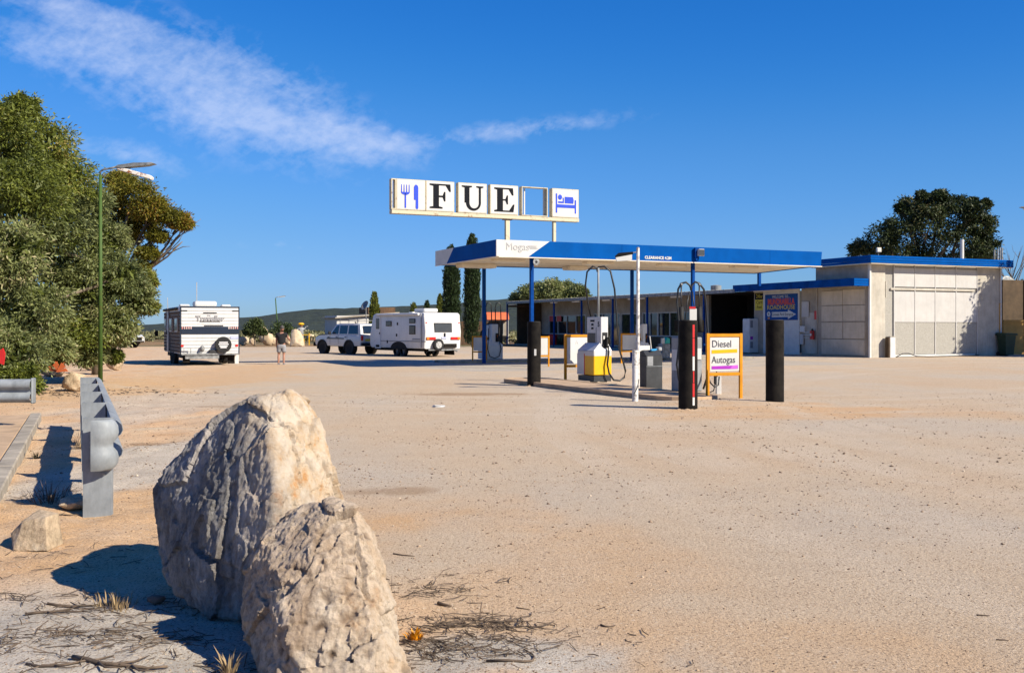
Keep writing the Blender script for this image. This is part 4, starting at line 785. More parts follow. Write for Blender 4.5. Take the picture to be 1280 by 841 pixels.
# --- notice on the post above bollard 2
t = thing('notice', (X(866.5, 24.5), 24.5, Z(400, 24.5)), .1, 'white notice with red clip above the taped black bollard', 'notice'); M().box((0, 0, .13), (.17, .012, .27)).obj('sheet', mt['white'], t); M().box((-.02, -.004, .29), (.15, .02, .05)).obj('clip', mt['red'], t)
M().box((-.01, .03, -.35), (.02, .02, 1.2)).obj('stake', mt['galv_dark'], t)
# --- yellow framed signs
def fsign(x, y, yaw, w, h, zb, label, th=.07, back=False):
    t = thing('frame_sign', (x, y, float(gz(x, y))), yaw, label, 'sign', 'orange framed stand signs'); f = th
    for s in (0, 1): M().box((f/2+s*(w-f), 0, h/2-.05), (f, .06, h+.1), bev=.005).obj('leg', mt['orange'], t)
    M().box((w/2, 0, h-f/2-.01), (w-2*f, .055, f), bev=.004).obj('top_rail', mt['orange'], t); M().box((w/2, 0, zb), (w-2*f, .055, f), bev=.004).obj('bottom_rail', mt['orange'], t)
    M().box((w/2, 0, (zb+h)/2-.01), (w-2*f-.03, .03, h-zb-2*f-.02)).obj('sign_panel', mt['signwhite'], t); return t
SD = G(885, 500); t = fsign(SD[0]-.04, SD[1], math.radians(20), .94, 1.48, .55, 'bright orange framed sign reading Diesel and Autogas beside the taped bollard', .075)
text('Diesel', .225, 'lettering', mt['darktext'], t, (.13, -.02, 1.235), FRONT, .006, 'LEFT', .92); text('Autogas', .225, 'lettering', mt['darktext'], t, (.13, -.02, .875), FRONT, .006, 'LEFT', .84)
M().prism([(.13, 1.02), (.80, 1.04), (.80, 1.12), (.13, 1.10)], -.021, -.014, 'xz').obj('yellow_band', mt['yellow'], t)
m = M().prism([(.13, .665), (.60, .665), (.68, .745), (.13, .735)], -.021, -.014, 'xz').obj('purple_band', mt['purple'], t); M().prism([(.60, .665), (.82, .67), (.82, .755), (.68, .745)], -.0212, -.014, 'xz').obj('pale_purple_band', mat('pale_purple', (.50, .10, .55), .4, var=.05, bump=0), t)
A = G(706, 478); t = fsign(A[0], A[1]+.3, math.radians(24.5), 1.12, 1.44, .48, 'orange framed sign with faded blank white panel left of the yellow pump', .075); text('A', .16, 'faded_mark', mt['greytext'], t, (.42, -.02, 1.2), FRONT)
fsign(X(590, 48.6), 48.6, math.radians(12), .72, 1.25, .5, 'orange framed sign in shade left of the far grey pump', .06)
fsign(X(674, 43.5), 43.5, math.radians(12), .44, 1.28, .45, 'narrow orange framed sign peeking out right of the leftmost bollard', .06)
fsign(X(776, 47.5), 47.5, math.radians(20), 1.0, 1.38, .55, 'orange framed sign in canopy shade behind the yellow pump hose', .07)
# --- fuel pumps
def mast(t, x, y, z0_, z1_, loops, m_=None, drop=None):
    M().cyl((x, y, z0_), (x, y, z1_), .028, .024, 10).obj('hose_mast', m_ or mt['galv'], t, True)
    for k, (dx, dz, dy) in enumerate(loops):
        m = M(); top = z1_+.08; pts = [(x, y, z1_-.1), (x, y, top-.02)]+[(x+dx*(1-math.cos(a))/2*1.0, y+dy*(1-math.cos(a))/2, top+math.sin(a)*.10) for a in (.5, 1, 1.57, 2.2, 2.8)]+[(x+dx*1.02, y+dy, top-.25), (x+dx*.95, y+dy, top-.8), (x+dx*.9, y+dy, dz)]
        m.tube(pts, .02, 6); m.obj('hose', mt['hose'], t, True)
def nozzle(t, x, y, z, side=1):
    n_ = M(); n_.box((x, y, z), (.05, .10, .28), bev=.012); n_.tube([(x, y-.02, z+.1), (x+.02*side, y-.10, z+.17), (x+.02*side, y-.16, z+.05)], .015, 6); return n_.obj('nozzle', mt['rubber'], t)
# yellow pump
P1 = G(746, 480); p1 = thing('fuel_pump', (P1[0]+.15, P1[1], .07), YAW, 'white fuel pump numbered 5 with yellow base and tall hose mast', 'fuel pump')
bw_, bd = .60, 1.0
M().box((0, .45, .09), (bw_-.03, bd-.03, .16)).obj('plinth', mt['steel'], p1)
for sx_ in (-.16, .16): M().box((sx_, .2, .02), (.14, .2, .08)).obj('foot', mt['rubber'], p1)
M().box((0, .45, .50), (bw_, bd, .62), bev=.02).obj('base_cabinet', mt['yellow'], p1)
M().box((0, .45, .815), (bw_+.004, bd+.004, .17), bev=.02).obj('white_band', mt['pumpwhite'], p1)
M().box((0, .75, .50), (bw_+.008, .42, .615)).obj('white_side', mt['pumpwhite'], p1); M().box((0, .51, .50), (bw_+.009, .05, .615)).obj('red_stripe', mt['red'], p1)
m = M(); A_ = [(-.30, -.05), (.30, -.05), (.30, .95), (-.30, .95)]; Bq = [(-.06, .02), (.20, .02), (.20, .88), (-.06, .88)]
va = [m.b.verts.new((*q, .90)) for q in A_]; vb = [m.b.verts.new((*q, 1.12)) for q in Bq]; m.b.faces.new(vb); m.b.faces.new(va[::-1])
for k in range(4): m.b.faces.new((va[k], va[(k+1) % 4], vb[(k+1) % 4], vb[k]))
m.obj('sloped_shoulder', mt['pumpwhite'], p1)
M().box((.08, .12, 1.36), (.24, .26, 1.04), bev=.012).obj('column', mt['pumpwhite'], p1)
hd = M().box((.08, .58, 1.46), (.18, .62, .84), bev=.012).obj('display_head', mt['pumpwhite'], p1)
M().box((-.012, .58, 1.24), (.01, .54, .34)).obj('lower_glass', mt['steel'], hd)
for zz in (1.77, 1.66, 1.55): M().box((-.014, .55, zz), (.012, .24 if zz > 1.7 else .12, .05 if zz > 1.7 else .06)).obj('readout', mt['ink'], hd)
M().box((-.02, .30, 1.2), (.04, .05, .75), bev=.01).obj('grab_rail', mt['alu'], p1)
text('5', .20, 'number', mt['ink'], p1, (-.048, .12, 1.66), LEFT, .006, bold=.004)
M().box((.09, -.012, 1.20), (.17, .03, .46), bev=.008).obj('nozzle_holster', mt['rubber'], p1); nozzle(p1, .12, -.07, 1.15); M().box((.05, -.03, 1.28), (.05, .02, .1)).obj('lever', mt['white'], p1)
M().cyl((.02, .25, 1.85), (.02, .25, 3.32), .035, .03, 12).obj('hose_mast', mt['galv'], p1, True)
m = M(); m.tube([(.02, .25, 3.2), (.02, .25, 3.34), (.18, .18, 3.36), (.34, .1, 3.22), (.45, .05, 2.7), (.48, 0, 2.1), (.50, -.03, 1.5), (.56, -.06, .9), (.66, -.1, .55), (.72, -.12, .3), (.66, -.15, .12), (.48, -.2, .03), (.28, -.2, .05), (.14, -.17, .25), (.10, -.14, .5), (.16, -.11, .85), (.16, -.09, 1.05)], .028, 7); m.obj('hose', mt['hose'], p1, True)
m = M(); m.tube([(.0, .27, 3.2), (-.02, .27, 3.32), (-.14, .3, 3.36), (-.30, .35, 3.2), (-.34, .38, 2.8), (-.22, .45, 2.3), (-.1, .5, 1.9)], .027, 7); m.obj('hose', mt['hose'], p1, True)
# grey pump behind the taped bollard
p2 = thing('fuel_pump', (X(868, 24.9), 24.9, .06), YAW, 'grey diesel pump with two spring hose masts behind the taped bollard', 'fuel pump')
M().box((-.02, .3, .70), (.56, .5, 1.3), bev=.02).obj('base_cabinet', mt['pumpgrey'], p2); M().box((-.302, .3, .8), (.01, .4, .5)).obj('side_panel', mt['pumpwhite'], p2); M().box((.06, .3, 1.62), (.62, .4, .30), bev=.02).obj('black_head', mt['black'], p2)
M().box((.14, .04, .95), (.16, .02, .26)).obj('sticker', mt['white'], p2)
for dx, dy in ((-.24, .2), (.21, .1)):
    M().cyl((dx, dy, 1.5), (dx, dy, 2.08), .075, .055, 12).obj('spring_boot', mt['rubber'], p2, True); M().cyl((dx, dy, 1.9), (dx, dy, 2.62), .018, .018, 8).obj('hose_mast', mt['hose'], p2, True)
    m = M(); m.sph((dx, dy, 2.62), .045, 1); m.obj('swivel', mt['galv_dark'], p2)
s_ = -1
m = M(); m.tube([(.0, .12, 2.48), (-.03, .15, 2.6), (-.12, .17, 2.67), (-.24, .2, 2.64), (-.34, .18, 2.5), (-.39, .15, 2.2), (-.37, .1, 1.7), (-.40, .05, 1.2), (-.50, 0, .7), (-.46, -.03, .35), (-.38, -.04, .15)], .026, 7); m.obj('hose', mt['hose'], p2, True)
m = M(); m.tube([(-.02, .12, 2.48), (.03, .15, 2.6), (.1, .12, 2.68), (.21, .1, 2.65), (.33, .08, 2.5), (.38, .08, 2.2), (.40, .05, 1.7), (.42, 0, 1.2), (.40, -.03, .8), (.3, -.1, .4), (.15, -.15, .12)], .026, 7); m.obj('hose', mt['hose'], p2, True)
for dx in (-.12, .12): m = M(); m.tube([(dx*.4, .15, 2.45), (dx, .17, 2.0), (dx*1.3, .2, 1.6)], .014, 6); m.obj('hose', mt['hose'], p2, True)
m = M(); m.tube([(.33, -.06, .45), (.40, -.1, .25), (.5, -.12, .15), (.62, -.1, .2), (.66, -.08, .4)], .018, 6); m.obj('hose', mt['hose'], p2, True)
# stub pipe with nozzle behind the Diesel sign
t = thing('hose_stand', (*G(896, 492), 0), 0, 'short white stub post with black nozzle seen through the legs of the Diesel sign', 'hose stand'); M().box((.04, 0, .22), (.12, .12, .5), bev=.01).obj('post', mt['white'], t); nozzle(t, -.05, -.04, .38); m = M(); m.tube([(-.05, -.04, .25), (-.09, -.06, .08), (-.2, -.05, .03), (-.27, 0, .12)], .015, 6); m.obj('hose', mt['hose'], t, True)
# white bollard pipe + lamp pole
t = thing('guard_pipe', (*G(794, 502), 0), 0, 'short chipped white steel pipe at the edge of the front island', 'pipe bollard'); M().cyl((0, 0, -.1), (0, 0, 1.14), .068, .068, 16).obj('pipe', mt['polewhite'], t, angle=40); m = M(); m.tube([(-.07, -.0, .15), (-.02, -.075, .2), (.05, -.07, .33), (.08, -.02, .5)], .008, 5); m.obj('wire', mt['rubber'], t)
t = thing('lamp_pole', (*G(797.5, 490), 0), 0, 'slim chipped white lamp pole with a boxy lamp head reaching left beside the canopy', 'lamp pole'); zt = Z(310, G(797.5, 490)[1]); M().cyl((0, 0, -.1), (0, 0, zt), .045, .04, 14).obj('pole', mt['polewhite'], t, angle=40); M().cyl((0, 0, zt), (0, 0, zt+.02), .045, .03, 12).obj('cap', mt['galv_dark'], t)
m = M(); m.tube([(0, 0, zt-.10), (-.12, -.02, zt-.12), (-.2, -.02, zt-.16)], .014, 6); m.obj('arm', mt['galv_dark'], t)
m = M(); m.prism([(-.58, zt-.20), (-.5, zt-.13), (-.14, zt-.10), (-.13, zt-.16), (-.57, zt-.24)], -.09, .07, 'xz', .008); h_ = m.obj('lamp_head', mt['black'], t)
M().prism([(-.57, zt-.245), (-.16, zt-.17), (-.16, zt-.30), (-.2, zt-.32), (-.55, zt-.34)], -.08, .06, 'xz').obj('lamp_lens', mt['light'], h_)
# dark silver bin box with squeegee
BX = G(806.5, 489); t = thing('service_bin', (BX[0]+.25, BX[1]+.1, .02), YAW, 'dark stainless service bin with blue squeegee on top beside the white pipe', 'bin')
M().box((.0, .2, .45), (.50, .40, .90), bev=.012).obj('cabinet', mt['steel'], t); M().prism([(.0, .90), (.40, .90), (.39, .98), (.16, 1.04)], -.25, .25, 'yz').obj('hood', mt['steel'], t); M().box((-.13, -.005, .76), (.17, .012, .24)).obj('label_plate', mt['pumpgrey'], t)
M().box((0, -.004, .62), (.48, .01, .012)).obj('lid_line', mt['galv'], t)
t2_ = thing('squeegee', (t.location.x-.0, t.location.y+.15, 1.04), YAW+.5, 'light blue squeegee with a white handle lying on the service bin', 'squeegee'); M().tube([(-.12, 0, .05), (-.2, 0, .38)], .014, 6).obj('handle', mt['white'], t2_); M().box((0, 0, .02), (.3, .06, .05), bev=.01).obj('blade', mt['cyan'], t2_); M().box((.28, 0, .04), (.16, .12, .1), bev=.02).obj('sponge', mt['pumpgrey'], t2_)
# far pumps
def pump_far(px, py, label, loops=True, yaw=YAW, s=1.):
    x, y = G(px, py); t = thing('fuel_pump', (x, y, .1), yaw, label, 'fuel pump')
    M().box((0, .35, .36), (.95, .9, .7), bev=.02).obj('base_cabinet', mt['pumpwhite'], t)
    m = M(); A_ = [(-.47, -.08), (.47, -.08), (.47, .78), (-.47, .78)]; Bq = [(-.18, .02), (.2, .02), (.2, .7), (-.18, .7)]; va = [m.b.verts.new((*q, .71)) for q in A_]; vb = [m.b.verts.new((*q, .92)) for q in Bq]; m.b.faces.new(vb); m.b.faces.new(va[::-1])
    for k in range(4): m.b.faces.new((va[k], va[(k+1) % 4], vb[(k+1) % 4], vb[k]))
    m.obj('sloped_shoulder', mt['pumpwhite'], t)
    M().box((.08, .12, 1.2), (.34, .3, 1.0), bev=.012).obj('column', mt['pumpwhite'], t); M().box((-.0, .6, 1.36), (.28, .75, .6), bev=.012).obj('display_head', mt['pumpwhite'], t); M().box((.18, -.045, 1.05), (.14, .03, .42)).obj('nozzle_holster', mt['rubber'], t); nozzle(t, .2, -.09, 1.0); M().box((.2, -.1, 1.1), (.06, .03, .12)).obj('price_tag', mt['amber'], t)
    if loops:
        for dx in (-.3, .2):
            m = M(); m.tube([(dx, .2, 1.1), (dx, .2, 2.5), (dx+.05, .2, 2.72), (dx+.18, .2, 2.75), (dx+.28, .2, 2.62), (dx+.3, .2, 1.9), (dx+.26, .2, 1.1)], .028, 6); m.obj('hose', mt['hose'], t, True)
        m = M(); m.tube([(.28, -.1, .9), (.36, -.14, .5), (.25, -.16, .15), (.02, -.16, .05), (-.25, -.16, .15), (-.35, -.14, .5), (-.3, -.1, .95), (-.25, .0, 1.5)], .022, 6); m.obj('hose', mt['hose'], t, True)
    return t
pump_far(616.5, 451.5, 'pale grey pump with twin hose loops at the left rear canopy post')
p4 = pump_far(805, 454, 'grey white pump seen between the lamp pole and the taped bollard', False); p4.scale = (.62, .6, 1)
t = thing('litter_bin', (X(830, 52), 52, .1), YAW, 'steel bin with teal cloth and white paper on top near the verandah', 'bin'); M().box((0, 0, .36), (.46, .46, .72), bev=.02).obj('body', mt['galv_dark'], t); M().prism([(-.05, .72), (.26, .74), (.25, .98), (.1, 1.05)], -.15, .2, 'xz', .02).obj('teal_cloth', mt['teal'], t); M().box((-.14, -.1, .86), (.18, .1, .3), bev=.01).obj('paper', mt['white'], t)
# --- street lamps
def slamp(px, py, top, label, reach, broken, rz=0., r=.055):
    x, y = G(px, py) if py else (X(px, 145), 145); t = thing('street_lamp', (x, y, 0), rz, label, 'street lamp', 'tall green street lamps'); z_ = Z(top, y)
    M().cyl((0, 0, -.1), (0, 0, z_-.12), r*1.15, r*.75, 12).obj('pole', mt['polegreen'], t, True); m = M(); m.tube([(0, 0, z_-.16), (.0, 0, z_-.04), (.08, 0, z_+.02), (.3, 0, z_+.06), (.55, 0, z_+.12)], r*.5, 8); m.obj('arm', mt['galv_dark'], t, True)
    m = M(); m.prism([(.42, z_+.06), (.5, z_+.13), (.95, z_+.19), (1.42, z_+.20), (1.50, z_+.17), (1.3, z_+.12), (.6, z_+.055)], -.13, .13, 'xz', .02); hd_ = m.obj('lamp_head', mt['galv_dark'], t)
    m = M(); pts = [(.46, z_+.045), (.5, z_+.0), (1.40, z_-.26), (1.42, z_-.19), (1.36, z_-.14), (.6, z_+.07)] if broken else [(.6, z_+.05), (.62, z_), (1.3, z_+.05), (1.3, z_+.11)]
    m.prism(pts, -.11, .11, 'xz', .015); m.obj('lamp_cover', mt['rust'] if broken else mt['light'], t); return t
slamp(125.5, 485, 213, 'near green street lamp whose rusty white cover hangs open over the tree', 1.4, True)
l2 = slamp(348, 0, 372, 'distant leaning street lamp above the small tree and the walker', 1.0, False, .2, .09); l2.rotation_euler = (0, math.radians(-4), .2)
l3 = slamp(1316, 452, 263, 'street lamp just off the right edge with its arm tip in frame', 1.0, False, math.radians(170))
# --- guard rails
def wprof(): return [(0, .47), (.045, .485), (.085, .52), (.095, .56), (.075, .60), (.02, .635), (.02, .665), (.075, .70), (.095, .74), (.085, .79), (.045, .825), (0, .84)]
def wbeam(path, m_, th=.006, taper=None):
    m = M(); P_ = [Vector((*p, 0)) for p in path]; rows = []
    for i, p in enumerate(P_):
        t = (P_[min(i+1, len(P_)-1)]-P_[max(i-1, 0)]).normalized(); nrm = Vector((t.y, -t.x, 0)); s = 1 if not taper else taper(i/(len(P_)-1))
        rows.append([[m.b.verts.new(p+nrm*(a*s*(.62 if taper else 1)+o)+Vector((0, 0, .655+(z-.655)*(1 if not taper else 1.2)-(0 if not taper else .035)))) for a, z in wprof()] for o in (0, th)])
    for A, B in zip(rows, rows[1:]):
        for s in (0, 1):
            for k in range(11): q = (A[s][k], B[s][k], B[s][k+1], A[s][k+1]); m.b.faces.new(q if s else q[::-1])
        for k in (0, 11): m.b.faces.new((A[0][k], A[1][k], B[1][k], B[0][k]))
    for R_ in (rows[0], rows[-1]):
        for k in range(11): m.b.faces.new((R_[0][k], R_[0][k+1], R_[1][k+1], R_[1][k]))
    return m
ds = Vector((-3.2, 7.65)).normalized(); N0 = Vector((X(121.5, 9.15), 9.15)); nr = Vector((ds.y, -ds.x))
gr1 = thing('guard_rail', (N0.x, N0.y, 0), 0, 'galvanised guard rail receding on posts between the kerb and the gravel', 'guard rail')
angp = math.atan2(ds.y, ds.x)-PI/2
for k in range(5):
    p = ds*2.0*k; z_ = float(gz(N0.x+p.x, N0.y+p.y)); po = thing('post_root', (0, 0), 0) if 0 else None
    m = M(); 
    for (a, b, w_, d_) in ((0, 0, .235, .012), (-.112, .05, .012, .09), (.112, .05, .012, .09)): m.box((a, b, .38), (w_, d_, .95))
    me = m.obj('post', mt['galv'], gr1); me.location = (p.x, p.y, 0); me.rotation_euler = (0, 0, angp*.5)
    m = M(); m.box((.0, .07, .66), (.05, .05, .30)); bo = m.obj('block', mt['galv'], gr1); bo.location = (p.x+nr.x*.085, p.y+nr.y*.085, 0); bo.rotation_euler = (0, 0, angp)
for k in range(5):
    p = ds*2.0*k
    for z_ in (.58, .74): b_ = M().cyl((0, -.012, 0), (0, .0, 0), .013, .011, 8).obj('bolt', mt['galv_dark'], gr1); b_.location = (p.x+.06, p.y-.003, z_-.22)
wb = wbeam([tuple(ds*(k*.5)+nr*.115+ds*.0) for k in range(0, 18)], mt['galv']); wb.obj('rail_beam', mt['galv'], gr1, angle=50)
ft = [ds*.0+nr*.115, ds*-.07+nr*.105, ds*-.105+nr*.06, ds*-.115+nr*.0, ds*-.11-nr*.055]
wbeam([tuple(q) for q in ft[::-1]], mt['galv'], taper=lambda t: .12+.88*t).obj('end_terminal', mt['galv'], gr1, angle=50)
g2 = thing('guard_rail', (X(40, 16.3), 16.3, 0), 0, 'short piece of sunlit guard rail entering from the left edge in front of the tree', 'guard rail')
wbeam([(-5+.25*k, -.35+.0175*k) for k in range(21)], mt['galv']).obj('rail_beam', mt['galv'], g2, angle=50); m = M()
for a, z in (): pass
M().box((.005, .03, .655), (.035, .13, .40), bev=.012).obj('end_plate', mt['galv'], g2)
for a in (-.9, -2.9, -4.7): M().box((a, .13, .35), (.12, .1, .9)).obj('post', mt['galv_dark'], g2)
# kerb and slab at left
K0, K1 = Vector((-4.52, 9.1)), Vector((-8.37, 18.5)); kd = (K1-K0); kl = kd.length; ka = math.atan2(kd.y, kd.x)-PI/2
t = thing('path', (K0.x, K0.y, 0), ka, 'sandy concrete path slab with a pale kerb at the left edge', 'path'); t['kind'] = 'structure'; del t['label']; del t['category']
for k in range(4): M().box((-.09, kl/8+k*kl/4, .05), (.18, kl/4-.015, .16), bev=.015).obj('kerb_stone', mt['concrete'], t)
for k in range(3): M().box((-1.7, kl/6+k*kl/3, .03), (3.0, kl/3-.012, .14), bev=.01).obj('slab', mt['slab'], t)
# orange scrap + red strip
t = M(); 
for k in range(9): a = k*.7; t.prism([(0, 0), (.32*math.cos(a), .22*abs(math.sin(a))+.03), (.26*math.cos(a+.35), .30*abs(math.sin(a+.3))+.05)], -.02+.03*k-.1, .0+.03*k-.1, 'xz')
o = t.obj('orange_scrap', mat('orange_plastic', (.50, .12, .04), .5, var=.1), None, label='torn orange plastic scrap lying on the boulders under the big tree', cat='litter'); o.location = (X(72, 26.5), 26.5, Z(465, 26.5))
o.scale = (1.0, 1.0, .8)
o = M().prism([(-.05, -.2), (.06, -.25), (.1, .1), (.04, .28), (-.04, .2)], -.02, .02, 'xz').obj('red_strip', mt['red'], None, label='dark red strip hanging in the leaves at the left edge', cat='ribbon'); o.location = (X(2, 23.2), 23.2, Z(446, 23.2)); o.scale = (.8, 1, .7)
# ------------------------------------------------------------------ roadhouse
BO = (19.4, 56.4); rb = thing('roadhouse', (*BO, 0), YAW, 'long cream roadhouse with blue roof bands and a shaded verandah of windows', 'building')
zt0, zt1 = 5.10, 5.52; RW = 9.9; BD = 4.3
def part(m_, name, mm, par=rb, **k): return m_.obj(name, mt[mm] if isinstance(mm, str) else mm, par, **k)
# tall white block: shell walls
part(M().box((.55, .1, 2.55), (1.1, .2, 5.1)), 'front_wall', 'cream'); part(M().box((9.0, .1, 2.55), (1.8, .2, 5.1)), 'front_wall', 'cream'); part(M().box((4.6, .14, 2.55), (7.0, .12, 5.08)), 'front_wall', 'aggregate')
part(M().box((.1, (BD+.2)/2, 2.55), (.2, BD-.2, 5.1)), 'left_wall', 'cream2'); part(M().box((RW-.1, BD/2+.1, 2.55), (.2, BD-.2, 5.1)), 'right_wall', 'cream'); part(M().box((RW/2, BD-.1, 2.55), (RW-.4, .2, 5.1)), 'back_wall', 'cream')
part(M().box((RW/2, BD/2, zt1-.05), (RW+.3, BD+.2, .08)), 'roof', 'roofsheet')
for k in range(3):
    z_ = zt0+.07+k*.14
    part(M().box((RW/2, -.52, z_), (RW+.9, .05, .134), bev=.02), 'fascia_board', 'blue'); part(M().box((-.42, BD/2-.28, z_), (.05, BD+.4, .134), bev=.02), 'fascia_board', 'blue')
part(M().box((RW/2+.02, -.24, zt0-.015), (RW+.8, .54, .03)), 'soffit', 'ceil'); part(M().box((-.2, BD/2, zt0-.015), (.38, BD, .03)), 'soffit', 'ceil')
part(M().box((-.02, -.03, 2.5), (.12, .12, 5.14), bev=.01), 'corner_trim', 'white')
x4 = [ux(p, BO) for p in (1118, 1144, 1169.5, 1195.5, 1222)]
zA, zB, zC, zD, zE = .16, 1.93, 3.62, 3.88, 4.93
for k in range(4):
    a, b = x4[k]+.04, x4[k+1]-.04
    part(M().box(((a+b)/2, .05, (zB+zC)/2), (b-a, .06, zC-zB), bev=.006), 'panel', 'panelwhite'); part(M().box(((a+b)/2, .05, (zD+zE)/2), (b-a, .06, zE-zD), bev=.006), 'panel', 'panelwhite'); part(M().box(((a+b)/2, .06, (zA+zB)/2-.01), (b-a, .04, zB-zA-.02), bev=.006), 'lower_panel', 'aggregate')
for k in range(5): part(M().box((x4[k], .03, 2.55), (.06, .05, 5.08), bev=.004), 'batten', 'panelwhite')
part(M().box((4.65, .015, 3.75), (x4[4]-x4[0], .055, .12), bev=.01), 'rail', 'cream'); part(M().box((4.65, .02, .08), (x4[4]-x4[0]+.1, .1, .12), bev=.01), 'bottom_rail', 'white')
part(M().box((1.15, .0, 3.72), (.05, .05, .9)), 'batten', 'cream'); 
part(M().cyl((ux(1250, BO), -.06, 0), (ux(1250, BO), -.06, 5.1), .045), 'downpipe', 'white')
part(M().cyl((ux(1202.5, BO, 1), 1, 5.4), (ux(1202.5, BO, 1), 1, 6.75), .11), 'vent_pipe', 'white')
for p_, h_ in ((1247, 6.35), (1250, 6.45), (1252.5, 6.45), (1243, 6.3)): part(M().cyl((ux(p_, BO, 1.6), 1.6, 5.4), (ux(p_, BO, 1.6), 1.6, h_), .05), 'vent_pipe', 'galv_dark')
f = thing('floodlight', (BO[0]+ux(1097, BO)*UX, BO[1]+ux(1097, BO)*UY-.1, zt1), YAW-.3, 'small cream floodlight on the roof corner of the white block', 'floodlight'); M().box((0, -.05, .32), (.26, .14, .26), bev=.02).obj('housing', mt['ceil'], f); M().box((0, -.125, .32), (.2, .02, .2)).obj('lens', mt['light'], f); M().cyl((0, 0, 0), (0, 0, .2), .03).obj('bracket', mt['galv_dark'], f)
f = thing('floodlight', (BO[0]+ux(1260, BO)*UX, BO[1]+ux(1260, BO)*UY-.1, zt1-.28), YAW+.6, 'dark floodlight sticking out from the right end of the blue fascia', 'floodlight'); M().box((.12, -.05, .12), (.36, .2, .2), bev=.03, ry=-.4).obj('housing', mt['black'], f); M().cyl((0, .0, 0), (.12, -.03, .1), .03).obj('bracket', mt['galv_dark'], f); M().box((.18, -.16, .12), (.28, .02, .14), ry=-.4).obj('lens', mt['glass_grey'], f)
# side wall facing left (local x = 0) with doors
def vv(px, e=0): return vy(px, BO, e)
part(M().box((.0, vv(1075), 2.05), (.06, .10, 4.1)), 'door_post', 'cream')
va_, vb_ = vv(1083), vv(1028)
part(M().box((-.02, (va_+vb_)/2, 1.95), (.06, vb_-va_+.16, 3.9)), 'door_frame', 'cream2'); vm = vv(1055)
for (a, b) in ((va_+.03, vm-.015), (vm+.015, vb_-.03)):
    for z_a, z_b in ((1.02, 1.92), (1.98, 2.86), (2.90, 3.70)) if a > vm else ((1.98, 2.86), (2.90, 3.74)): part(M().box((-.075, (a+b)/2, (z_a+z_b)/2), (.06, b-a, z_b-z_a), bev=.008), 'door_panel', 'cream_door')
part(M().box((-.075, (va_+vm)/2, 1.47), (.06, vm-va_-.05, .9), bev=.008), 'door_panel', 'cream_door'); part(M().box((-.075, (va_+vb_)/2, .54), (.06, vb_-va_-.06, .86), bev=.008), 'door_panel', 'cream_door')
part(M().box((-.11, (va_+vb_)/2, 1.95), (.03, vb_-va_-.06, .04)), 'door_rail', 'cream2')
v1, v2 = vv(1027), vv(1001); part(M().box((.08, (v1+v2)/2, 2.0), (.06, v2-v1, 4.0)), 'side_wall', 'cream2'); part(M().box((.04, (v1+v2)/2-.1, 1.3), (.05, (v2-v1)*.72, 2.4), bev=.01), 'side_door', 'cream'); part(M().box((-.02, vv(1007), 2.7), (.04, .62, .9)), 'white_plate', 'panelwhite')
part(M().cyl((-.04, vv(1022), .1), (-.04, vv(1022), 3.9), .03), 'conduit', 'cream'); part(M().box((-.05, vv(1004), 1.55), (.08, .42, .35)), 'meter_box', 'white'); part(M().box((-.05, vv(1003), .95), (.08, .3, .6)), 'meter_box', 'panelwhite')
for z_ in (1.35, 1.2, 1.05): part(M().box((-.04, vv(1009), z_), (.04, .5, .05)), 'notice_strip', 'white')
part(M().box((-.03, vv(1020), 2.35), (.03, .2, .5)), 'red_notice', 'red')
v3, v4 = vv(1000), vv(955); part(M().box((-.03, (v3+v4)/2, 1.98), (.08, v4-v3, 3.9), bev=.01), 'white_wall_panel', 'white'); part(M().box((.02, (vv(955)+vv(943))/2, 1.98), (.08, vv(943)-vv(955), 3.9)), 'side_wall', 'cream2')
t = thing('fire_extinguisher', (BO[0]-vv(1018)*UY-.16*UX, BO[1]+vv(1018)*UX-.16*UY, .95), YAW, 'red fire extinguisher hanging beside the panelled doors', 'extinguisher'); M().cyl((0, 0, 0), (0, 0, .5), .13, .13, 16).obj('cylinder', mt['red'], t, angle=40); M().cyl((0, 0, .5), (0, 0, .62), .08, .03, 12).obj('neck', mt['black'], t); m = M(); m.tube([(0, -.02, .6), (-.1, -.12, .5), (-.12, -.14, .2)], .02, 6); m.obj('hose', mt['hose'], t); M().box((-.125, 0, .27), (.02, .15, .14)).obj('label_plate', mt['white'], t)
# awning band (lower blue)
e = 1.1; vE = 10.7
part(M().box((-e-.012, vE/2, 4.08), (.03, vE, .42), bev=.01), 'awning_fascia', 'blue_dull')
for k in range(3): part(M().box((-e/2-.0, -.012, 3.94+k*.14), (e+.05, .04, .132), bev=.015), 'awning_end_board', 'blue')
part(M().box((-e/2, vE/2, 4.0), (e-.02, vE-.04, .16)), 'awning_soffit', 'ceil')
part(M().box((-.3, (vv(985)+vv(950))/2+.2, 3.88), (.14, 2.6, .07)), 'strip_light', 'light')
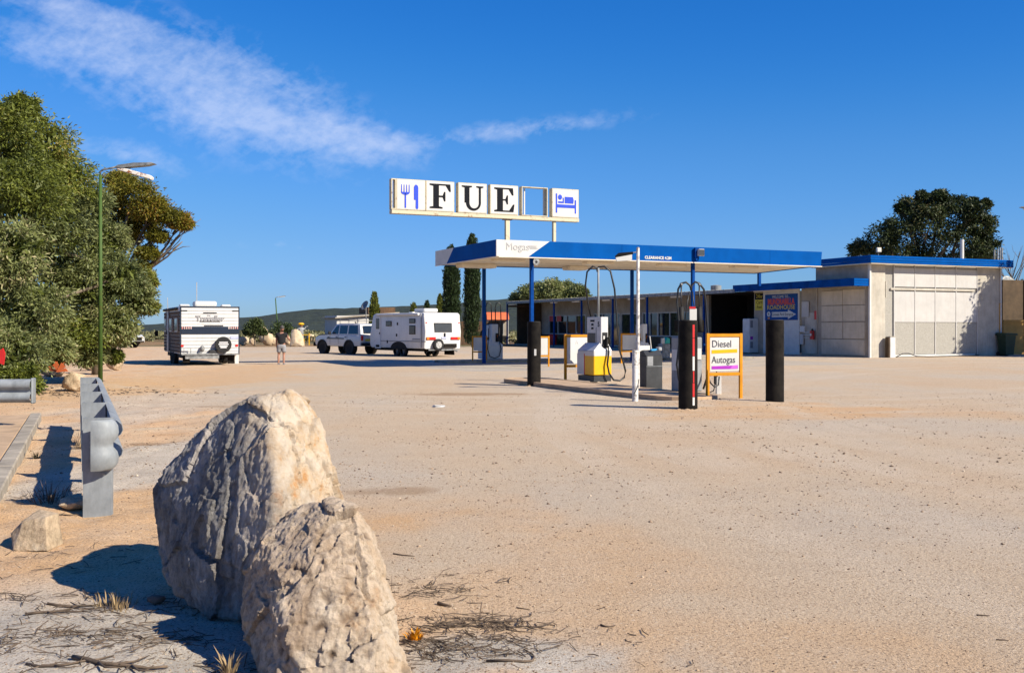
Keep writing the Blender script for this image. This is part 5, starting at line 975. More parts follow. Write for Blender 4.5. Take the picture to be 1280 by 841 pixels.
# signs
def wall_sign(name, a, b, z_a, z_b, label, mm, e_=-.085):
    v_a, v_b = vv(a, e_), vv(b, e_); t = thing(name, (BO[0]+e_*UX-v_b*UY, BO[1]+e_*UY+v_b*UX, z_a), YAW-PI/2, label, 'sign'); w = v_b-v_a; M().box((w/2, 0, (z_b-z_a)/2), (w, .03, z_b-z_a)).obj('board', mt[mm], t); return t, w, z_b-z_a
t, w, h = wall_sign('entrance_sign', 997, 956.5, Z(400, 62), Z(367, 62), 'blue board sign pointing to the caravan park entrance on the white wall', 'boardblue')
text('WELCOME TO...', .24, 'lettering', mt['white'], t, (w*.5, -.018, h*.90), FRONT, .004, sx=.95); text('MUNDRABILLA', .50, 'lettering', mt['redtext'], t, (w*.5, -.018, h*.70), FRONT, .004, sx=w*.86/3.6*1.02, bold=.02)
text('ROADHOUSE', .36, 'lettering', mt['yeltext'], t, (w*.5, -.018, h*.49), FRONT, .004, sx=1.2, bold=.004)
M().prism([(w*.22, h*.12), (w*.72, h*.12), (w*.72, h*.04), (w*.96, h*.22), (w*.72, h*.40), (w*.72, h*.32), (w*.22, h*.32)], -.024, -.014, 'xz').obj('arrow', mt['white'], t); text('Caravan Park Entrance', .25, 'lettering', mt['ink'], t, (w*.55, -.026, h*.22), FRONT, .004, sx=.86)
m = M(); m.cyl((w*.12, -.02, h*.24), (w*.12, -.012, h*.24), .16, n=16); m.obj('round_emblem', mt['white'], t); text('8', .2, 'emblem_mark', mt['ink'], t, (w*.12, -.026, h*.24), FRONT); M().box((w*.12, -.018, h*.08), (.18, .01, .08)).obj('emblem_base', mt['orange'], t)
t, w, h = wall_sign('hours_sign', 955, 944, Z(388, 66), Z(367, 66), 'yellow and black card fuel sign on the cream wall left of the blue sign', 'yellowsign', -.04)
M().box((w/2, -.018, h*.8), (w, .01, h*.36)).obj('black_band', mt['ink'], t); text('24hr', .34, 'lettering', mt['yellowsign'], t, (w/2, -.026, h*.8), FRONT); text('Card', .30, 'lettering', mt['ink'], t, (w/2, -.018, h*.45), FRONT); text('Fuel', .30, 'lettering', mt['ink'], t, (w/2, -.018, h*.18), FRONT)
# verandah: roof, posts, wall and windows
e2 = 1.1; w0 = -1.2+0   # wall plane at local x = +1.2
vS, vEnd = vE-.2, vv(633, -e2)
part(M().prism([(-e2, 3.93), (-e2, 4.02), (3.6, 4.30), (3.6, 4.2)], vS, vEnd, 'xz'), 'verandah_roof', 'roofsheet')
part(M().box((-e2-.03, (vS+vEnd)/2, 3.93), (.05, vEnd-vS, .22)), 'verandah_beam', 'galv_dark')
for k in range(40):
    v_ = vS+.4+k*(vEnd-vS-.6)/39; part(M().prism([(-e2+.05, 4.03), (3.5, 4.305), (3.5, 4.34), (-e2+.05, 4.065)], v_-.05, v_+.05, 'xz'), 'roof_rib', 'roofsheet')
for px in (634, 692.5, 727, 766, 809, 880):
    v_ = vv(px, -e2+.1); part(M().box((-e2+.1, v_, 1.93), (.12, .12, 3.86)), 'verandah_post', 'post_blue')
for px in (652, 705, 733, 772, 805, 815, 860): v_ = vv(px, 0); part(M().box((-.95, v_, 3.74), (.16, 1.25, .09)), 'strip_light', mt['ceil'])
wv_ = 1.2
def vw(px): return vv(px, wv_)
openings = [(686, 732, 1.02, 2.72, 4, False), (742, 775, .12, 2.80, 3, True), (776, 800, .95, 2.75, 2, False), (803, 822, .95, 2.78, 2, False), (822, 868, .95, 2.78, 3, False)]
spans = []; last = vw(943)
vdark0, vdark1 = vw(886), vw(943)
edges = sorted([(vw(b), vw(a), z_a, z_b, n_, d_) for a, b, z_a, z_b, n_, d_ in openings])
cur = vdark0
for (a, b, z_a, z_b, n_, d_) in edges:
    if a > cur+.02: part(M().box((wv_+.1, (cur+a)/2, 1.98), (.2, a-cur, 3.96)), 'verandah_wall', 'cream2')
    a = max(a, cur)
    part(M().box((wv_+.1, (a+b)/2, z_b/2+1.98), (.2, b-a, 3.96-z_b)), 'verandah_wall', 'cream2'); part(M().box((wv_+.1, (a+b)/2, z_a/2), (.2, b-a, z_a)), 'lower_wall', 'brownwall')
    fr = M(); wf = .09
    for k in range(n_+1): fr.box((wv_+.06, a+wf/2+(b-a-wf)*k/n_, (z_a+z_b)/2), (.12, wf, z_b-z_a))
    fr.box((wv_+.062, (a+b)/2, z_b-wf/2), (.12, b-a, wf)); fr.box((wv_+.062, (a+b)/2, z_a+wf/2), (.14, b-a, wf)); fo = part(fr, 'door' if d_ else 'window', 'alu')
    for k in range(n_): part(M().box((wv_+.09, a+(b-a)*(k+.5)/n_, (z_a+z_b)/2), (.02, (b-a)/n_-wf, z_b-z_a-wf)), 'pane', 'glass', par=fo)
    cur = b
vq = vw(677); part(M().box((wv_+.1, (cur+vq)/2, 1.98), (.2, vq-cur, 3.96)), 'verandah_wall', 'cream2'); part(M().box((wv_+.06, (cur+vq)/2, .5), (.13, vq-cur-.02, 1.0)), 'lower_wall', 'brownwall')
for px in (690, 699): v_ = vw(px); part(M().box((wv_-.02, v_, 2.42), (.03, .9, .5)), 'window_poster', 'red')
# open bay, black inside
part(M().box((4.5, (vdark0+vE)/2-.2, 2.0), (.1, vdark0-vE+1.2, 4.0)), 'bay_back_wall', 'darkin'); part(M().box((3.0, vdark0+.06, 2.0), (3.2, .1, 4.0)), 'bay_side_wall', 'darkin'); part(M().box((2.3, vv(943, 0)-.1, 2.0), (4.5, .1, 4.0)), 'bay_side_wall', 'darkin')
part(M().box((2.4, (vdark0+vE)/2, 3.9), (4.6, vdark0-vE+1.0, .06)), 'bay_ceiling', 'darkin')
part(M().box((2.2, (vS+vEnd)/2, .03), (4.6, vEnd-vS+2, .12)), 'bay_floor', 'concrete') if 0 else None
part(M().box((.05, (vdark0+vEnd)/2, .04), (2.2, vEnd-vdark0, .12), bev=.01), 'verandah_floor', 'concrete')
# end section with open framing
ve0, ve1 = vq, vEnd
part(M().box((3.4, (ve0+ve1)/2, 1.95), (.1, ve1-ve0, 3.9)), 'rear_screen_wall', 'woodbrown'); part(M().box((wv_+.1, ve0+.05, 1.95), (2.2, .1, 3.8)), 'end_wall', 'brownwall')
for k in range(3): part(M().box((1.0, ve0+(ve1-ve0)*(k+.6)/3, 3.6), (4.2, .12, .16)), 'rafter', 'woodbrown')
part(M().box((2.2, (ve0+ve1)/2, 1.25), (.06, ve1-ve0-.3, 2.5), bev=.01), 'partition', 'cream2'); part(M().box((2.14, ve1-2.0, 2.1), (.05, 2.2, .5)), 'brown_board', 'woodbrown')
part(M().box((2.2, ve0+(ve1-ve0)*.3, 1.3), (.10, .14, 2.6)), 'partition_post', 'woodbrown')
part(M().box((1.7, ve1-.1, 1.95), (3.5, .12, 3.9)), 'far_end_wall', 'brownwall')
# back of the roadhouse so it is solid
part(M().box((4.6+.06, (vE+vEnd)/2+4, 2.05), (.12, vEnd-vE-8, 4.1)), 'back_wall', 'cream2'); 
t = thing('water_tank', (X(895, 84), 84, 4.6), 0, 'small round corrugated water tank showing above the verandah roof', 'tank'); 
for k in range(5): M().cyl((0, 0, k*.14-.3), (0, 0, k*.14-.165), .42, .44, 20).obj('tank_ring', mt['galv'], t, angle=40)
M().cyl((0, 0, .4), (0, 0, .46), .44, .2, 20).obj('tank_lid', mt['galv'], t); M().cyl((0, 0, -4.6), (0, 0, -.3), .1).obj('tank_stand', mt['galv_dark'], t)
# things on the verandah
t = thing('ice_freezer', (X(943, 65), 65, 0), YAW, 'white upright cabinet with dark labels in front of the open black bay', 'cabinet'); M().box((0, .35, 1.12), (.78, .7, 2.15), bev=.06, seg=3).obj('body', mt['pumpwhite'], t); M().box((0, .35, .04), (.7, .62, .1)).obj('plinth', mt['rubber'], t)
for z_, h_ in ((1.85, .45), (.98, .2), (.55, .4)): M().box((-.22, -.006, z_), (.2, .02, h_)).obj('label_plate', mt['purple'] if z_ < 1 and z_ > .9 else mt['greystripe'], t)
M().box((.345, -.01, 1.2), (.03, .05, .5)).obj('handle', mt['alu'], t)
t = thing('red_bin', (X(691, 91), 91, .1), YAW, 'dark red bin standing under the left verandah windows', 'bin'); M().cyl((0, 0, 0), (0, 0, .85), .34, .4, 14).obj('body', mt['red'], t); M().cyl((0, 0, .85), (0, 0, .95), .42, .3, 14).obj('lid', mt['red'], t)
t = thing('jacketed_stand', (X(846.5, 46), 46, .1), YAW, 'slim pale and navy stand half hidden left of the taped bollard', 'stand'); M().cyl((0, 0, 0), (0, 0, .5), .1, .14, 10).obj('lower_body', mt['stripe'], t); M().cyl((0, 0, .5), (0, 0, .95), .16, .09, 10).obj('upper_body', mt['greystripe'], t)
# white box and hose at the right wall
t = thing('utility_box', (BO[0]+ux(1110.5, BO, -.3)*UX+.3*UY, BO[1]+ux(1110.5, BO, -.3)*UY-.3*UX, 0), YAW, 'white upright utility box against the cream wall', 'box'); M().box((.18, 0, .56), (.38, .3, 1.12), bev=.01).obj('body', mt['white'], t); M().box((.18, -.0, 1.14), (.42, .34, .03)).obj('lid', mt['cream'], t); M().box((-.06, .0, .56), (.08, .26, 1.1)).obj('side_plate', mt['brownwall'], t)
m = M(); m.tube([(0, 0, .02), (.4, -.1, .22), (.8, -.12, .22), (1.3, -.2, .06), (2, -.25, .03), (3, -.2, .03), (4.4, -.1, .04), (5.5, -.2, .05), (6.1, -.15, .08)], .025, 6); o = m.obj('garden_hose', mt['hose'], None, True, label='black hose lying along the foot of the white panelled wall', cat='hose'); o.location = (BO[0]+ux(1120, BO, -.3)*UX+.3*UY, BO[1]+ux(1120, BO, -.3)*UY-.3*UX, 0); o.rotation_euler = (0, 0, YAW)
t = thing('downpipe_post', (BO[0]+ux(1253.5, BO, -.2)*UX, BO[1]+ux(1253.5, BO, -.2)*UY, 0), YAW, 'brown timber post standing at the right end of the white block', 'post'); M().box((0, 0, 1.5), (.12, .12, 3.0)).obj('shaft', mt['tan'], t); M().box((0, 0, 3.02), (.16, .16, .05)).obj('cap', mt['tan'], t)
# wheelie bin
t = thing('wheelie_bin', (X(1258, 60), 60, 0), YAW-.1, 'dark green wheelie bin in front of the ochre wall', 'wheelie bin'); m = M(); A_ = [(-.34, -.3), (.34, -.3), (.34, .3), (-.34, .3)]; va = [m.b.verts.new((a*.82, b*.85, .06)) for a, b in A_]; vb = [m.b.verts.new((a*1.1, b*1.1, 1.18)) for a, b in A_]; m.b.faces.new(va[::-1]); m.b.faces.new(vb)
for k in range(4): m.b.faces.new((va[k], va[(k+1) % 4], vb[(k+1) % 4], vb[k]))
m.obj('body', mt['bingreen'], t); M().prism([(-.44, 1.19), (.44, 1.19), (.40, 1.30), (-.40, 1.33)], -.42, .40, 'xz', .02).obj('lid', mt['bingreen'], t); M().cyl((-.34, .3, .12), (.34, .3, .12), .12, n=14).obj('wheel', mt['rubber'], t); M().cyl((-.35, .46, 1.2), (.35, .46, 1.2), .03).obj('handle', mt['bingreen'], t)
# ochre fence right with dark sheet screen behind
t = thing('ochre_wall', (BO[0]+ux(1253, BO, 1)*UX-UY, BO[1]+ux(1253, BO, 1)*UY+UX, 0), YAW-.15, 'ochre yellow boarded wall running off the right edge behind the bin', 'wall')
for k in range(8): M().box((.75+k*1.46, .0, 1.0), (1.44, .1, 1.92)).obj('board', mt['tan'], t)
M().box((6, -.01, 2.02), (12, .18, .14)).obj('top_rail', mt['tan'], t); M().box((6, -.06, .3), (12, .05, .06)).obj('bottom_rail', mt['tan'], t)
t = thing('shade_screen', (BO[0]+ux(1252, BO, 3)*UX-3*UY, BO[1]+ux(1252, BO, 3)*UY+3*UX, 0), YAW-.1, 'tall dark brown screen fence rising behind the ochre wall', 'fence')
for k in range(8): M().box((.9+k*1.72, 0, 2.3), (1.7, .08, 4.6)).obj('panel', mt['brownwall'], t)
for k in range(9): M().box((.04+k*1.72, -.06, 2.3), (.1, .1, 4.6)).obj('fence_post', mt['brownwall'], t)
t = thing('folded_umbrella', (X(1272.5, 66), 66, 1.9), 0, 'folded pale patio umbrella poking up over the ochre wall', 'umbrella'); m = M(); n_ = 10
prev = None
rings = [(0, .04), (.9, .16), (.6, .26), (.0, .42)]
m.cyl((0, 0, 1.55), (0, 0, .6), .04, .22, 10); m.cyl((0, 0, .6), (0, 0, .15), .22, .38, 10); m.obj('canopy_cloth', mt['cream2'], t); M().cyl((0, 0, -1.9), (0, 0, 1.62), .025).obj('pole', mt['white'], t)
def dish(x, y, z, r, label, rz, tl=.6, base=None):
    t = thing('satellite_dish', (x, y, z), rz, label, 'satellite dish'); m = M(); n1_, n2_ = 5, 20; R_ = []
    for i in range(n1_+1): q = i/n1_*r; R_.append([m.b.verts.new((q*math.cos(a*2*PI/n2_), -.0-q*q*.28/r, q*math.sin(a*2*PI/n2_))) for a in range(n2_)])
    for i in range(n1_):
        for a in range(n2_): m.b.faces.new((R_[i][a], R_[i+1][a], R_[i+1][(a+1) % n2_], R_[i][(a+1) % n2_]))
    o = m.obj('reflector', mt['galv_dark'], t, True); o.rotation_euler = (-tl, 0, 0); md = o.modifiers.new('s', 'SOLIDIFY'); md.thickness = .02
    M().cyl((0, .05, -(base or 1)), (0, .05, 0), .05).obj('mast', mt['galv_dark'], t); m = M(); m.tube([(0, 0, -r*.8), (0, -r*.9, 0)], .02, 5); m.obj('feed_arm', mt['galv_dark'], t); return t
dish(X(1260, 70), 70, 4.5, .62, 'big satellite dish behind the screen fence at the right end of the roadhouse', .4, .5, 4.7)
# ------------------------------------------------------------------ far buildings behind the caravans
fb = thing('shed', (X(421, 112), 112, 0), .5, 'white shed with a rusty brown roof behind the off road wagon', 'shed'); M().box((3.4, 2, 1.45), (6.8, 4, 2.9)).obj('wall', mt['panelwhite'], fb); m = M(); m.prism([(-.3, 2.6), (7.1, 3.2), (7.1, 3.32), (-.3, 2.72)], -.4, 4.4, 'xz'); m.obj('roof', mt['cream2'], fb); M().box((5.2, 1.5, 3.5), (3.2, 2.8, .7)).obj('upper_roof', mt['woodbrown'], fb); M().box((2, -.01, 1.3), (1.4, .06, 1.2)).obj('window', mt['glass'], fb); M().box((4.5, -.01, 1.05), (.9, .06, 2.1)).obj('door', mt['cream2'], fb)
dish(X(457, 110), 110, 3.9, .55, 'satellite dish on the far shed beside the golden conifer', -.8, .5, 1.4)
t = thing('timber_fence', (X(572, 97), 97, 0), .15, 'brown timber fence behind the caravan and the pencil cypresses', 'fence')
for k in range(14): M().box((.2+k*.3, 0, 1.1), (.285, .04, 2.2)).obj('paling', mt['woodbrown'], t)
for z_ in (.4, 1.8): M().box((2.1, .05, z_), (4.3, .05, .1)).obj('fence_rail', mt['woodbrown'], t)
t = thing('kiosk', (X(609, 104), 104, 0), .1, 'small white kiosk with an orange red awning beyond the far pump', 'kiosk'); M().box((1.0, 1.5, 1.35), (1.9, 3, 2.7)).obj('wall', mt['cream2'], t); M().prism([(-1.1, 2.4), (-.9, 2.75), (0, 3.15), (.1, 3.15), (.1, 2.4)], -.1, 2.1, 'yz', .02).obj('awning', mt['orangeroof'], t); w_ = M().box((1.25, -.02, 1.5), (.8, .06, 1.2)).obj('window', mt['alu'], t)
for k in (0, 1): M().box((1.06+k*.38, -.055, 1.5), (.33, .02, 1.08)).obj('pane', mt['glass'], w_)
for k in (0, 1): M().box((.06+k*1.95, -.8, 1.2), (.1, .1, 2.4)).obj('awning_post', mt['white'], t)
M().box((1, -.03, .4), (1.9, .05, .8)).obj('counter', mt['darkin'], t)
# yellow hatted figure sculpture
yx, yy_ = X(377, 429), 429
yy_ = G(377, 431)[1]; yx = X(376.5, yy_); t = thing('painted_statue', (yx, yy_, 0), .3, 'tall painted figure with yellow cap and yellow boots beside the standing stone', 'statue')
def skinfig(name, pts, edges, m_, parent, root=0, sub=2):
    bm = bmesh.new(); ly = bm.verts.layers.skin.verify(); vs = [bm.verts.new(p[:3]) for p in pts]
    for i, (v, p) in enumerate(zip(vs, pts)): r = p[3]; v[ly].radius = (r, r if len(p) < 5 else p[4]); v[ly].use_root = (i == root)
    for e_ in edges: bm.edges.new((vs[e_[0]], vs[e_[1]]))
    me = bpy.data.meshes.new(name); bm.to_mesh(me); bm.free(); o = bpy.data.objects.new(name, me); C.objects.link(o)
    sk = o.modifiers.new('s', 'SKIN'); sk.use_smooth_shade = True
    ss = o.modifiers.new('u', 'SUBSURF'); ss.levels = sub; ss.render_levels = sub; bpy.context.view_layer.update()
    m2 = bpy.data.meshes.new_from_object(o.evaluated_get(bpy.context.evaluated_depsgraph_get())); bpy.data.objects.remove(o); m2.name = name; m2.materials.clear(); m2.polygons.foreach_set('use_smooth', [True]*len(m2.polygons)); return prep(bpy.data.objects.new(name, m2), name, parent, m_)
skinfig('figure_body', [(0, 0, 1.0, .17), (0, 0, 1.3, .2), (0, 0, 1.55, .15), (0, 0, 1.68, .08), (-.12, 0, .9, .12), (-.16, 0, .5, .1), (.12, 0, .9, .12), (.16, 0, .5, .1), (-.3, 0, 1.5, .07), (-.42, -.1, 1.25, .06), (-.3, -.3, 1.2, .05), (.3, 0, 1.5, .07), (.45, 0, 1.7, .06), (.62, -.1, 1.75, .05)], [(0, 1), (1, 2), (2, 3), (0, 4), (4, 5), (0, 6), (6, 7), (2, 8), (8, 9), (9, 10), (2, 11), (11, 12), (12, 13)], mt['pumpgrey'], t)
M().sph((0, 0, 1.83), .17, 2, (1, 1, 1.1)).obj('head', mt['skin'], t, True); M().sph((-.02, -.02, 1.95), .24, 2, (1.3, 1.2, .55)).obj('cap', mt['yellow'], t, True)
for s in (-1, 1): m = M(); m.cyl((s*.16, 0, .55), (s*.17, 0, .08), .12, .14, 12); m.sph((s*.17, -.08, .08), .15, 1, (1, 1.5, .6)); m.obj('boot', mt['yellow'], t)
t = thing('yellow_post', (X(386.5, 96), 96, 0), 0, 'short yellow post beyond the statue near the edge of the gravel', 'post'); M().box((0, 0, .55), (.09, .09, 1.1)).obj('shaft', mt['yellow'], t); M().box((-.6, 0, .95), (1.1, .04, .06)).obj('rail', mt['yellow'], t)
sx2 = X(352, 118); tree('small_tree', sx2, 118, 'distant small tree behind the walker and below the leaning lamp', [((dx, 0, z), r) for dx, z, r in [(0, 1.6, .9), (.8, 1.2, .8), (-.8, 1.1, .8)]], mt['leaf_small'], .26, .12, 40, 18, .08, 1., .25)
# ------------------------------------------------------------------ vehicles
def wheel(par, x, y, r, w, side, rim='alu', name='wheel'):
    m = M(); pr = [(r*.62, w*.5), (r*.9, w*.5), (r, w*.36), (r, -w*.36), (r*.9, -w*.5), (r*.62, -w*.5)]; n_ = 28; R_ = []
    for a in range(n_): ca_, sa_ = math.cos(a*2*PI/n_), math.sin(a*2*PI/n_); R_.append([m.b.verts.new((q*ca_, yy_, q*sa_)) for q, yy_ in pr])
    for a in range(n_):
        for k in range(5): m.b.faces.new((R_[a][k], R_[a][k+1], R_[(a+1) % n_][k+1], R_[(a+1) % n_][k]))
    o = m.obj(name, mt['rubber'], par, angle=40); o.location = (x, y, r)
    m = M(); m.cyl((0, side*w*.10, 0), (0, side*w*.36, 0), r*.63, r*.60, 24); m.cyl((0, side*w*.36, 0), (0, side*w*.48, 0), r*.2, r*.16, 12)
    for k in range(6): a = k*PI/3; m.box((math.cos(a)*r*.38, side*w*.38, math.sin(a)*r*.38), (r*.42, .03, r*.13), ry=-a)
    m.obj('rim', mt[rim], o); return o
def taper(o, zlo, zhi, f, cy=0):
    for v in o.data.vertices:
        if v.co.z > zlo: v.co.y = cy+(v.co.y-cy)*(1-(1-f)*min(1, (v.co.z-zlo)/(zhi-zlo)))
def wagon(loc, rz, label, name, body, green, wins, wb_, wr, W_, zb, belt, roofz, mat_, rear_win, doors, fr=.86, pickup=False):
    """x forward, y left; body & green are side outlines in xz"""
    t = thing(name, loc, rz, label, 'car'); b = M().prism(body, -W_/2, W_/2, 'xz', .05).obj('body', mt[mat_], t, angle=35); g_ = M().prism(green, -W_/2+.03, W_/2-.03, 'xz', .04).obj('cabin', mt[mat_], t, angle=35); taper(g_, belt, roofz, fr)
    def sy(z): return (W_/2-.03)*(1-(1-fr)*max(0, min(1, (z-belt)/(roofz-belt))))
    for s in (-1, 1):
        for poly in wins:
            m = M(); A_ = [m.b.verts.new((x, s*(sy(z)+.006), z)) for x, z in poly]; B_ = [m.b.verts.new((x, s*(sy(z)-.02), z)) for x, z in poly]; m.b.faces.new(A_); m.b.faces.new(B_[::-1])
            for k in range(len(poly)): m.b.faces.new((A_[k], B_[k], B_[(k+1) % len(poly)], A_[(k+1) % len(poly)]))
            m.obj('side_window', mt['glass'], t)
        for wx in wb_:
            wheel(t, wx, s*(W_/2-.13), wr, .26, s); m = M(); ar = arc(wx, wr, wr+.10, wr+.10, -12, 192, 18); ai = arc(wx, wr, wr+.02, wr+.02, 192, -12, 18); m.prism(ar+ai, s*(W_/2-.05), s*(W_/2+.05), 'xz'); m.obj('wheel_arch', mt['rubber'], t)
            M().cyl((wx, s*(W_/2-.32), wr), (wx, s*(W_/2-.002), wr), wr+.03, n=20).obj('wheel_well', mt['darkin'], t)
        for dx in doors: M().box((dx, s*(W_/2+.001), (zb+belt)/2+.05), (.012, .01, belt-zb-.12)).obj('door_gap', mt['darkin'], t); M().box((dx+.15, s*(W_/2+.02), belt-.14), (.16, .03, .04)).obj('door_handle', mt['rubber'], t)
        m = M(); m.box((doors[0]-.15, s*(W_/2+.14), belt+.12), (.10, .2, .2), bev=.03); m.obj('wing_mirror', mt['rubber'], t)
        M().box(((wb_[0]+wb_[1])/2, s*(W_/2+.008), (zb+belt)/2+.12), (abs(wb_[0]-wb_[1])-2*wr-.2, .03, .06)).obj('rub_strip', mt['rubber'], t)
    return t
# off-road wagon: origin rear-centre, x forward
wl = 4.75; body = [(.05, .50), (.02, .75), (.02, 1.12), (.1, 1.17), (3.25, 1.20), (4.35, 1.12), (4.66, 1.02), (4.68, .62), (4.58, .52), (4.38, .50), (4.32, .80), (4.1, .93), (3.75, .93), (3.5, .80), (3.43, .50), (1.62, .48), (1.55, .80), (1.35, .93), (1.0, .93), (.78, .80), (.70, .50)]
green = [(.05, 1.15), (.12, 1.5), (.26, 1.82), (.5, 1.87), (2.2, 1.88), (2.62, 1.84), (3.28, 1.18)]
wins = [[(2.30, 1.24), (3.02, 1.24), (2.58, 1.74), (2.30, 1.76)], [(1.42, 1.24), (2.20, 1.24), (2.20, 1.76), (1.42, 1.76)], [(.34, 1.24), (1.30, 1.24), (1.30, 1.76), (.44, 1.76)]]
wdir = Vector((-.72, .695)); wrz = math.atan2(wdir.y, wdir.x); rl = Vector((-9.1, 62.6)); nl_ = Vector((-wdir.y, wdir.x)); wloc = rl-nl_*.93
wg = wagon((wloc.x, wloc.y, 0), wrz, 'white four wheel drive wagon with roof rack towing the white caravan', 'off_road_wagon', body, green, wins, (1.17, 3.92), .40, 1.86, .5, 1.18, 1.88, 'car_white', None, (3.1, 2.25, 1.36))
M().box((-.006+.085, 0, 1.52), (.03, 1.35, .44), ry=.28).obj('rear_window', mt['glass'], wg)
for s in (-1, 1): M().box((.0, s*.83, 1.0), (.05, .16, .30), bev=.01).obj('tail_light', mt['taill'], wg); M().box((4.66, s*.68, .88), (.06, .32, .16), bev=.02).obj('headlight', mt['headlamp'], wg)
M().box((-.05, 0, .62), (.16, 1.8, .18), bev=.03).obj('rear_bumper', mt['rubber'], wg); M().box((-.0, .35, .88), (.03, .46, .13)).obj('number_plate', mt['plate'], wg)
m = M(); m.box((4.78, 0, .60), (.18, 1.9, .24), bev=.03); m.tube([(4.84, -.6, .6), (4.86, -.6, 1.05), (4.80, -.5, 1.18), (4.80, .5, 1.18), (4.86, .6, 1.05), (4.84, .6, .6)], .035, 8); m.obj('bull_bar', mt['black'], wg)
M().box((4.685, 0, .9), (.03, .9, .2)).obj('grille', mt['black'], wg); ws = M().prism([(2.66, 1.79), (3.22, 1.24), (3.24, 1.26), (2.68, 1.815)], -.66, .66, 'xz').obj('windscreen', mt['glass'], wg)
m = M(); [m.box((.6+1.9*k/6, 0, 2.06), (.03, 1.35, .03)) for k in range(7)]; [m.box((1.5, s*.68, 2.06), (2.1, .03, .04)) for s in (-1, 1)]; [m.box((1.5, s*.68, 2.2), (2.1, .025, .025)) for s in (-1, 1)]; [m.box((x_, s*.68, 2.02), (.03, .03, .36)) for s in (-1, 1) for x_ in (.6, 1.5, 2.4)]; m.obj('roof_rack', mt['galv_dark'], wg)
m = M(); m.tube([(2.75, -.93, 1.1), (2.9, -.96, 1.5), (2.85, -.90, 1.9), (2.95, -.9, 1.98)], .04, 8); m.obj('snorkel', mt['black'], wg)
# white utility at the far left
ub = [(.02, .6), (.02, 1.12), (1.5, 1.15), (3.3, 1.18), (4.4, 1.1), (4.95, .95), (5.08, .8), (5.08, .45), (4.6, .42), (4.55, .7), (4.35, .86), (3.95, .86), (3.72, .7), (3.65, .42), (1.75, .42), (1.68, .7), (1.48, .86), (1.1, .86), (.88, .7), (.8, .45)]
ug = [(1.55, 1.12), (1.72, 1.6), (2.0, 1.74), (3.0, 1.74), (3.2, 1.66), (4.0, 1.16)]
ut = wagon((X(183, 85)-5.05, 84.5, 0), math.radians(-12), 'white pickup nosing out from behind the big tree', 'pickup_truck', ub, ug, [[(2.75, 1.2), (3.75, 1.2), (3.15, 1.62), (2.75, 1.65)], [(1.85, 1.2), (2.65, 1.2), (2.65, 1.65), (2.0, 1.65)]], (1.28, 4.15), .40, 1.85, .5, 1.15, 1.74, 'car_white', None, (3.75, 2.7))
for s in (-1, 1): M().box((4.93, s*.72, .92), (.32, .3, .14), bev=.04, ry=.5).obj('headlight', mt['headlamp'], ut); M().box((.0, s*.84, .9), (.05, .12, .35)).obj('tail_light', mt['taill'], ut)
M().box((5.09, 0, .72), (.04, .9, .25)).obj('grille', mt['black'], ut); M().box((.75, 0, 1.16), (1.35, 1.6, .03)).obj('tray_cover', mt['black'], ut); M().prism([(3.24, 1.64), (3.96, 1.18), (3.98, 1.2), (3.26, 1.66)], -.62, .62, 'xz').obj('windscreen', mt['glass'], ut); M().box((5.1, 0, .5), (.05, 1.5, .1)).obj('bumper_grille', mt['black'], ut)
# --- caravans. local: rear wall at y=0 faces -y, body runs along +y, x across (0..W)
# silver white caravan on the left, seen from behind
r1 = G(225, 457.5); cA = thing('caravan', (r1[0], r1[1], 0), YAW, 'white ribbed caravan with black stripe and spare wheel seen from behind', 'caravan'); W1 = 2.48; L1 = 6.3
def cside(L_, zb, zt, cut): return [(0, zb), (L_-cut*.5, zb), (L_, zb+.5), (L_, zt-.55), (L_-.45, zt-.06), (L_-.6, zt), (.06, zt), (0, zt-.08)]
M().prism(cside(L1, .50, 2.55, .4), .02, W1-.02, 'yz', .03).obj('body', mt['van_white'], cA, angle=35)
zz = .62
# horizontal cladding ribs on the back wall
k = 0
while zz < 2.5:
    if not (1.33 < zz+.07 < 1.68): M().box((W1/2, -.012, zz+.055), (W1-.10, .022, .125), bev=.009).obj('cladding_board', mt['van_white'], cA)
    zz += .145
M().box((W1/2, -.016, 1.52), (W1-.10, .03, .32)).obj('dark_band', mt['stripe'], cA)
for a in (.27, W1-.27):
    m = M()
    for i in range(5):
        for j in range(2): m.box((a-.18+i*.09, -.036, 1.60+j*.05), (.05, .01, .04))
    m.obj('reflective_strip', mat('red_white_strip', (.55, .12, .10), .4, var=.4, scale=30, col2=(.7, .65, .6), fac=(.45, .55)) if a < 1 else bpy.data.materials['red_white_strip'], cA)
for a, z_, w_ in ((.17, 2.36, .26), (W1-.17, 2.36, .26), (W1/2, 2.27, .56), (W1/2+.15, 1.72, .8)): M().box((a, -.035, z_), (w_, .02, .035)).obj('dark_trim', mt['ink'], cA)
text('Traveller', .33, 'lettering', mat('mid_grey_lettering', (.33, .33, .34), .5, bump=0), cA, (W1/2, -.045, 2.02), FRONT, .01, bold=.012); text('the', .12, 'lettering', mt['greytext'], cA, (W1/2-.05, -.04, 2.17), FRONT, .01); M().box((W1/2, -.036, 1.90), (.86, .015, .03)).obj('underline', mt['ink'], cA)
for a in (.09, W1-.12): M().box((a, -.035, .86), (.11, .03, .08)).obj('tail_light', mt['taill'], cA)
M().box((W1-.22, -.035, 1.2), (.34, .012, .12)).obj('number_plate', mat('plate_white_blue', (.45, .48, .7), .4, bump=0), cA)
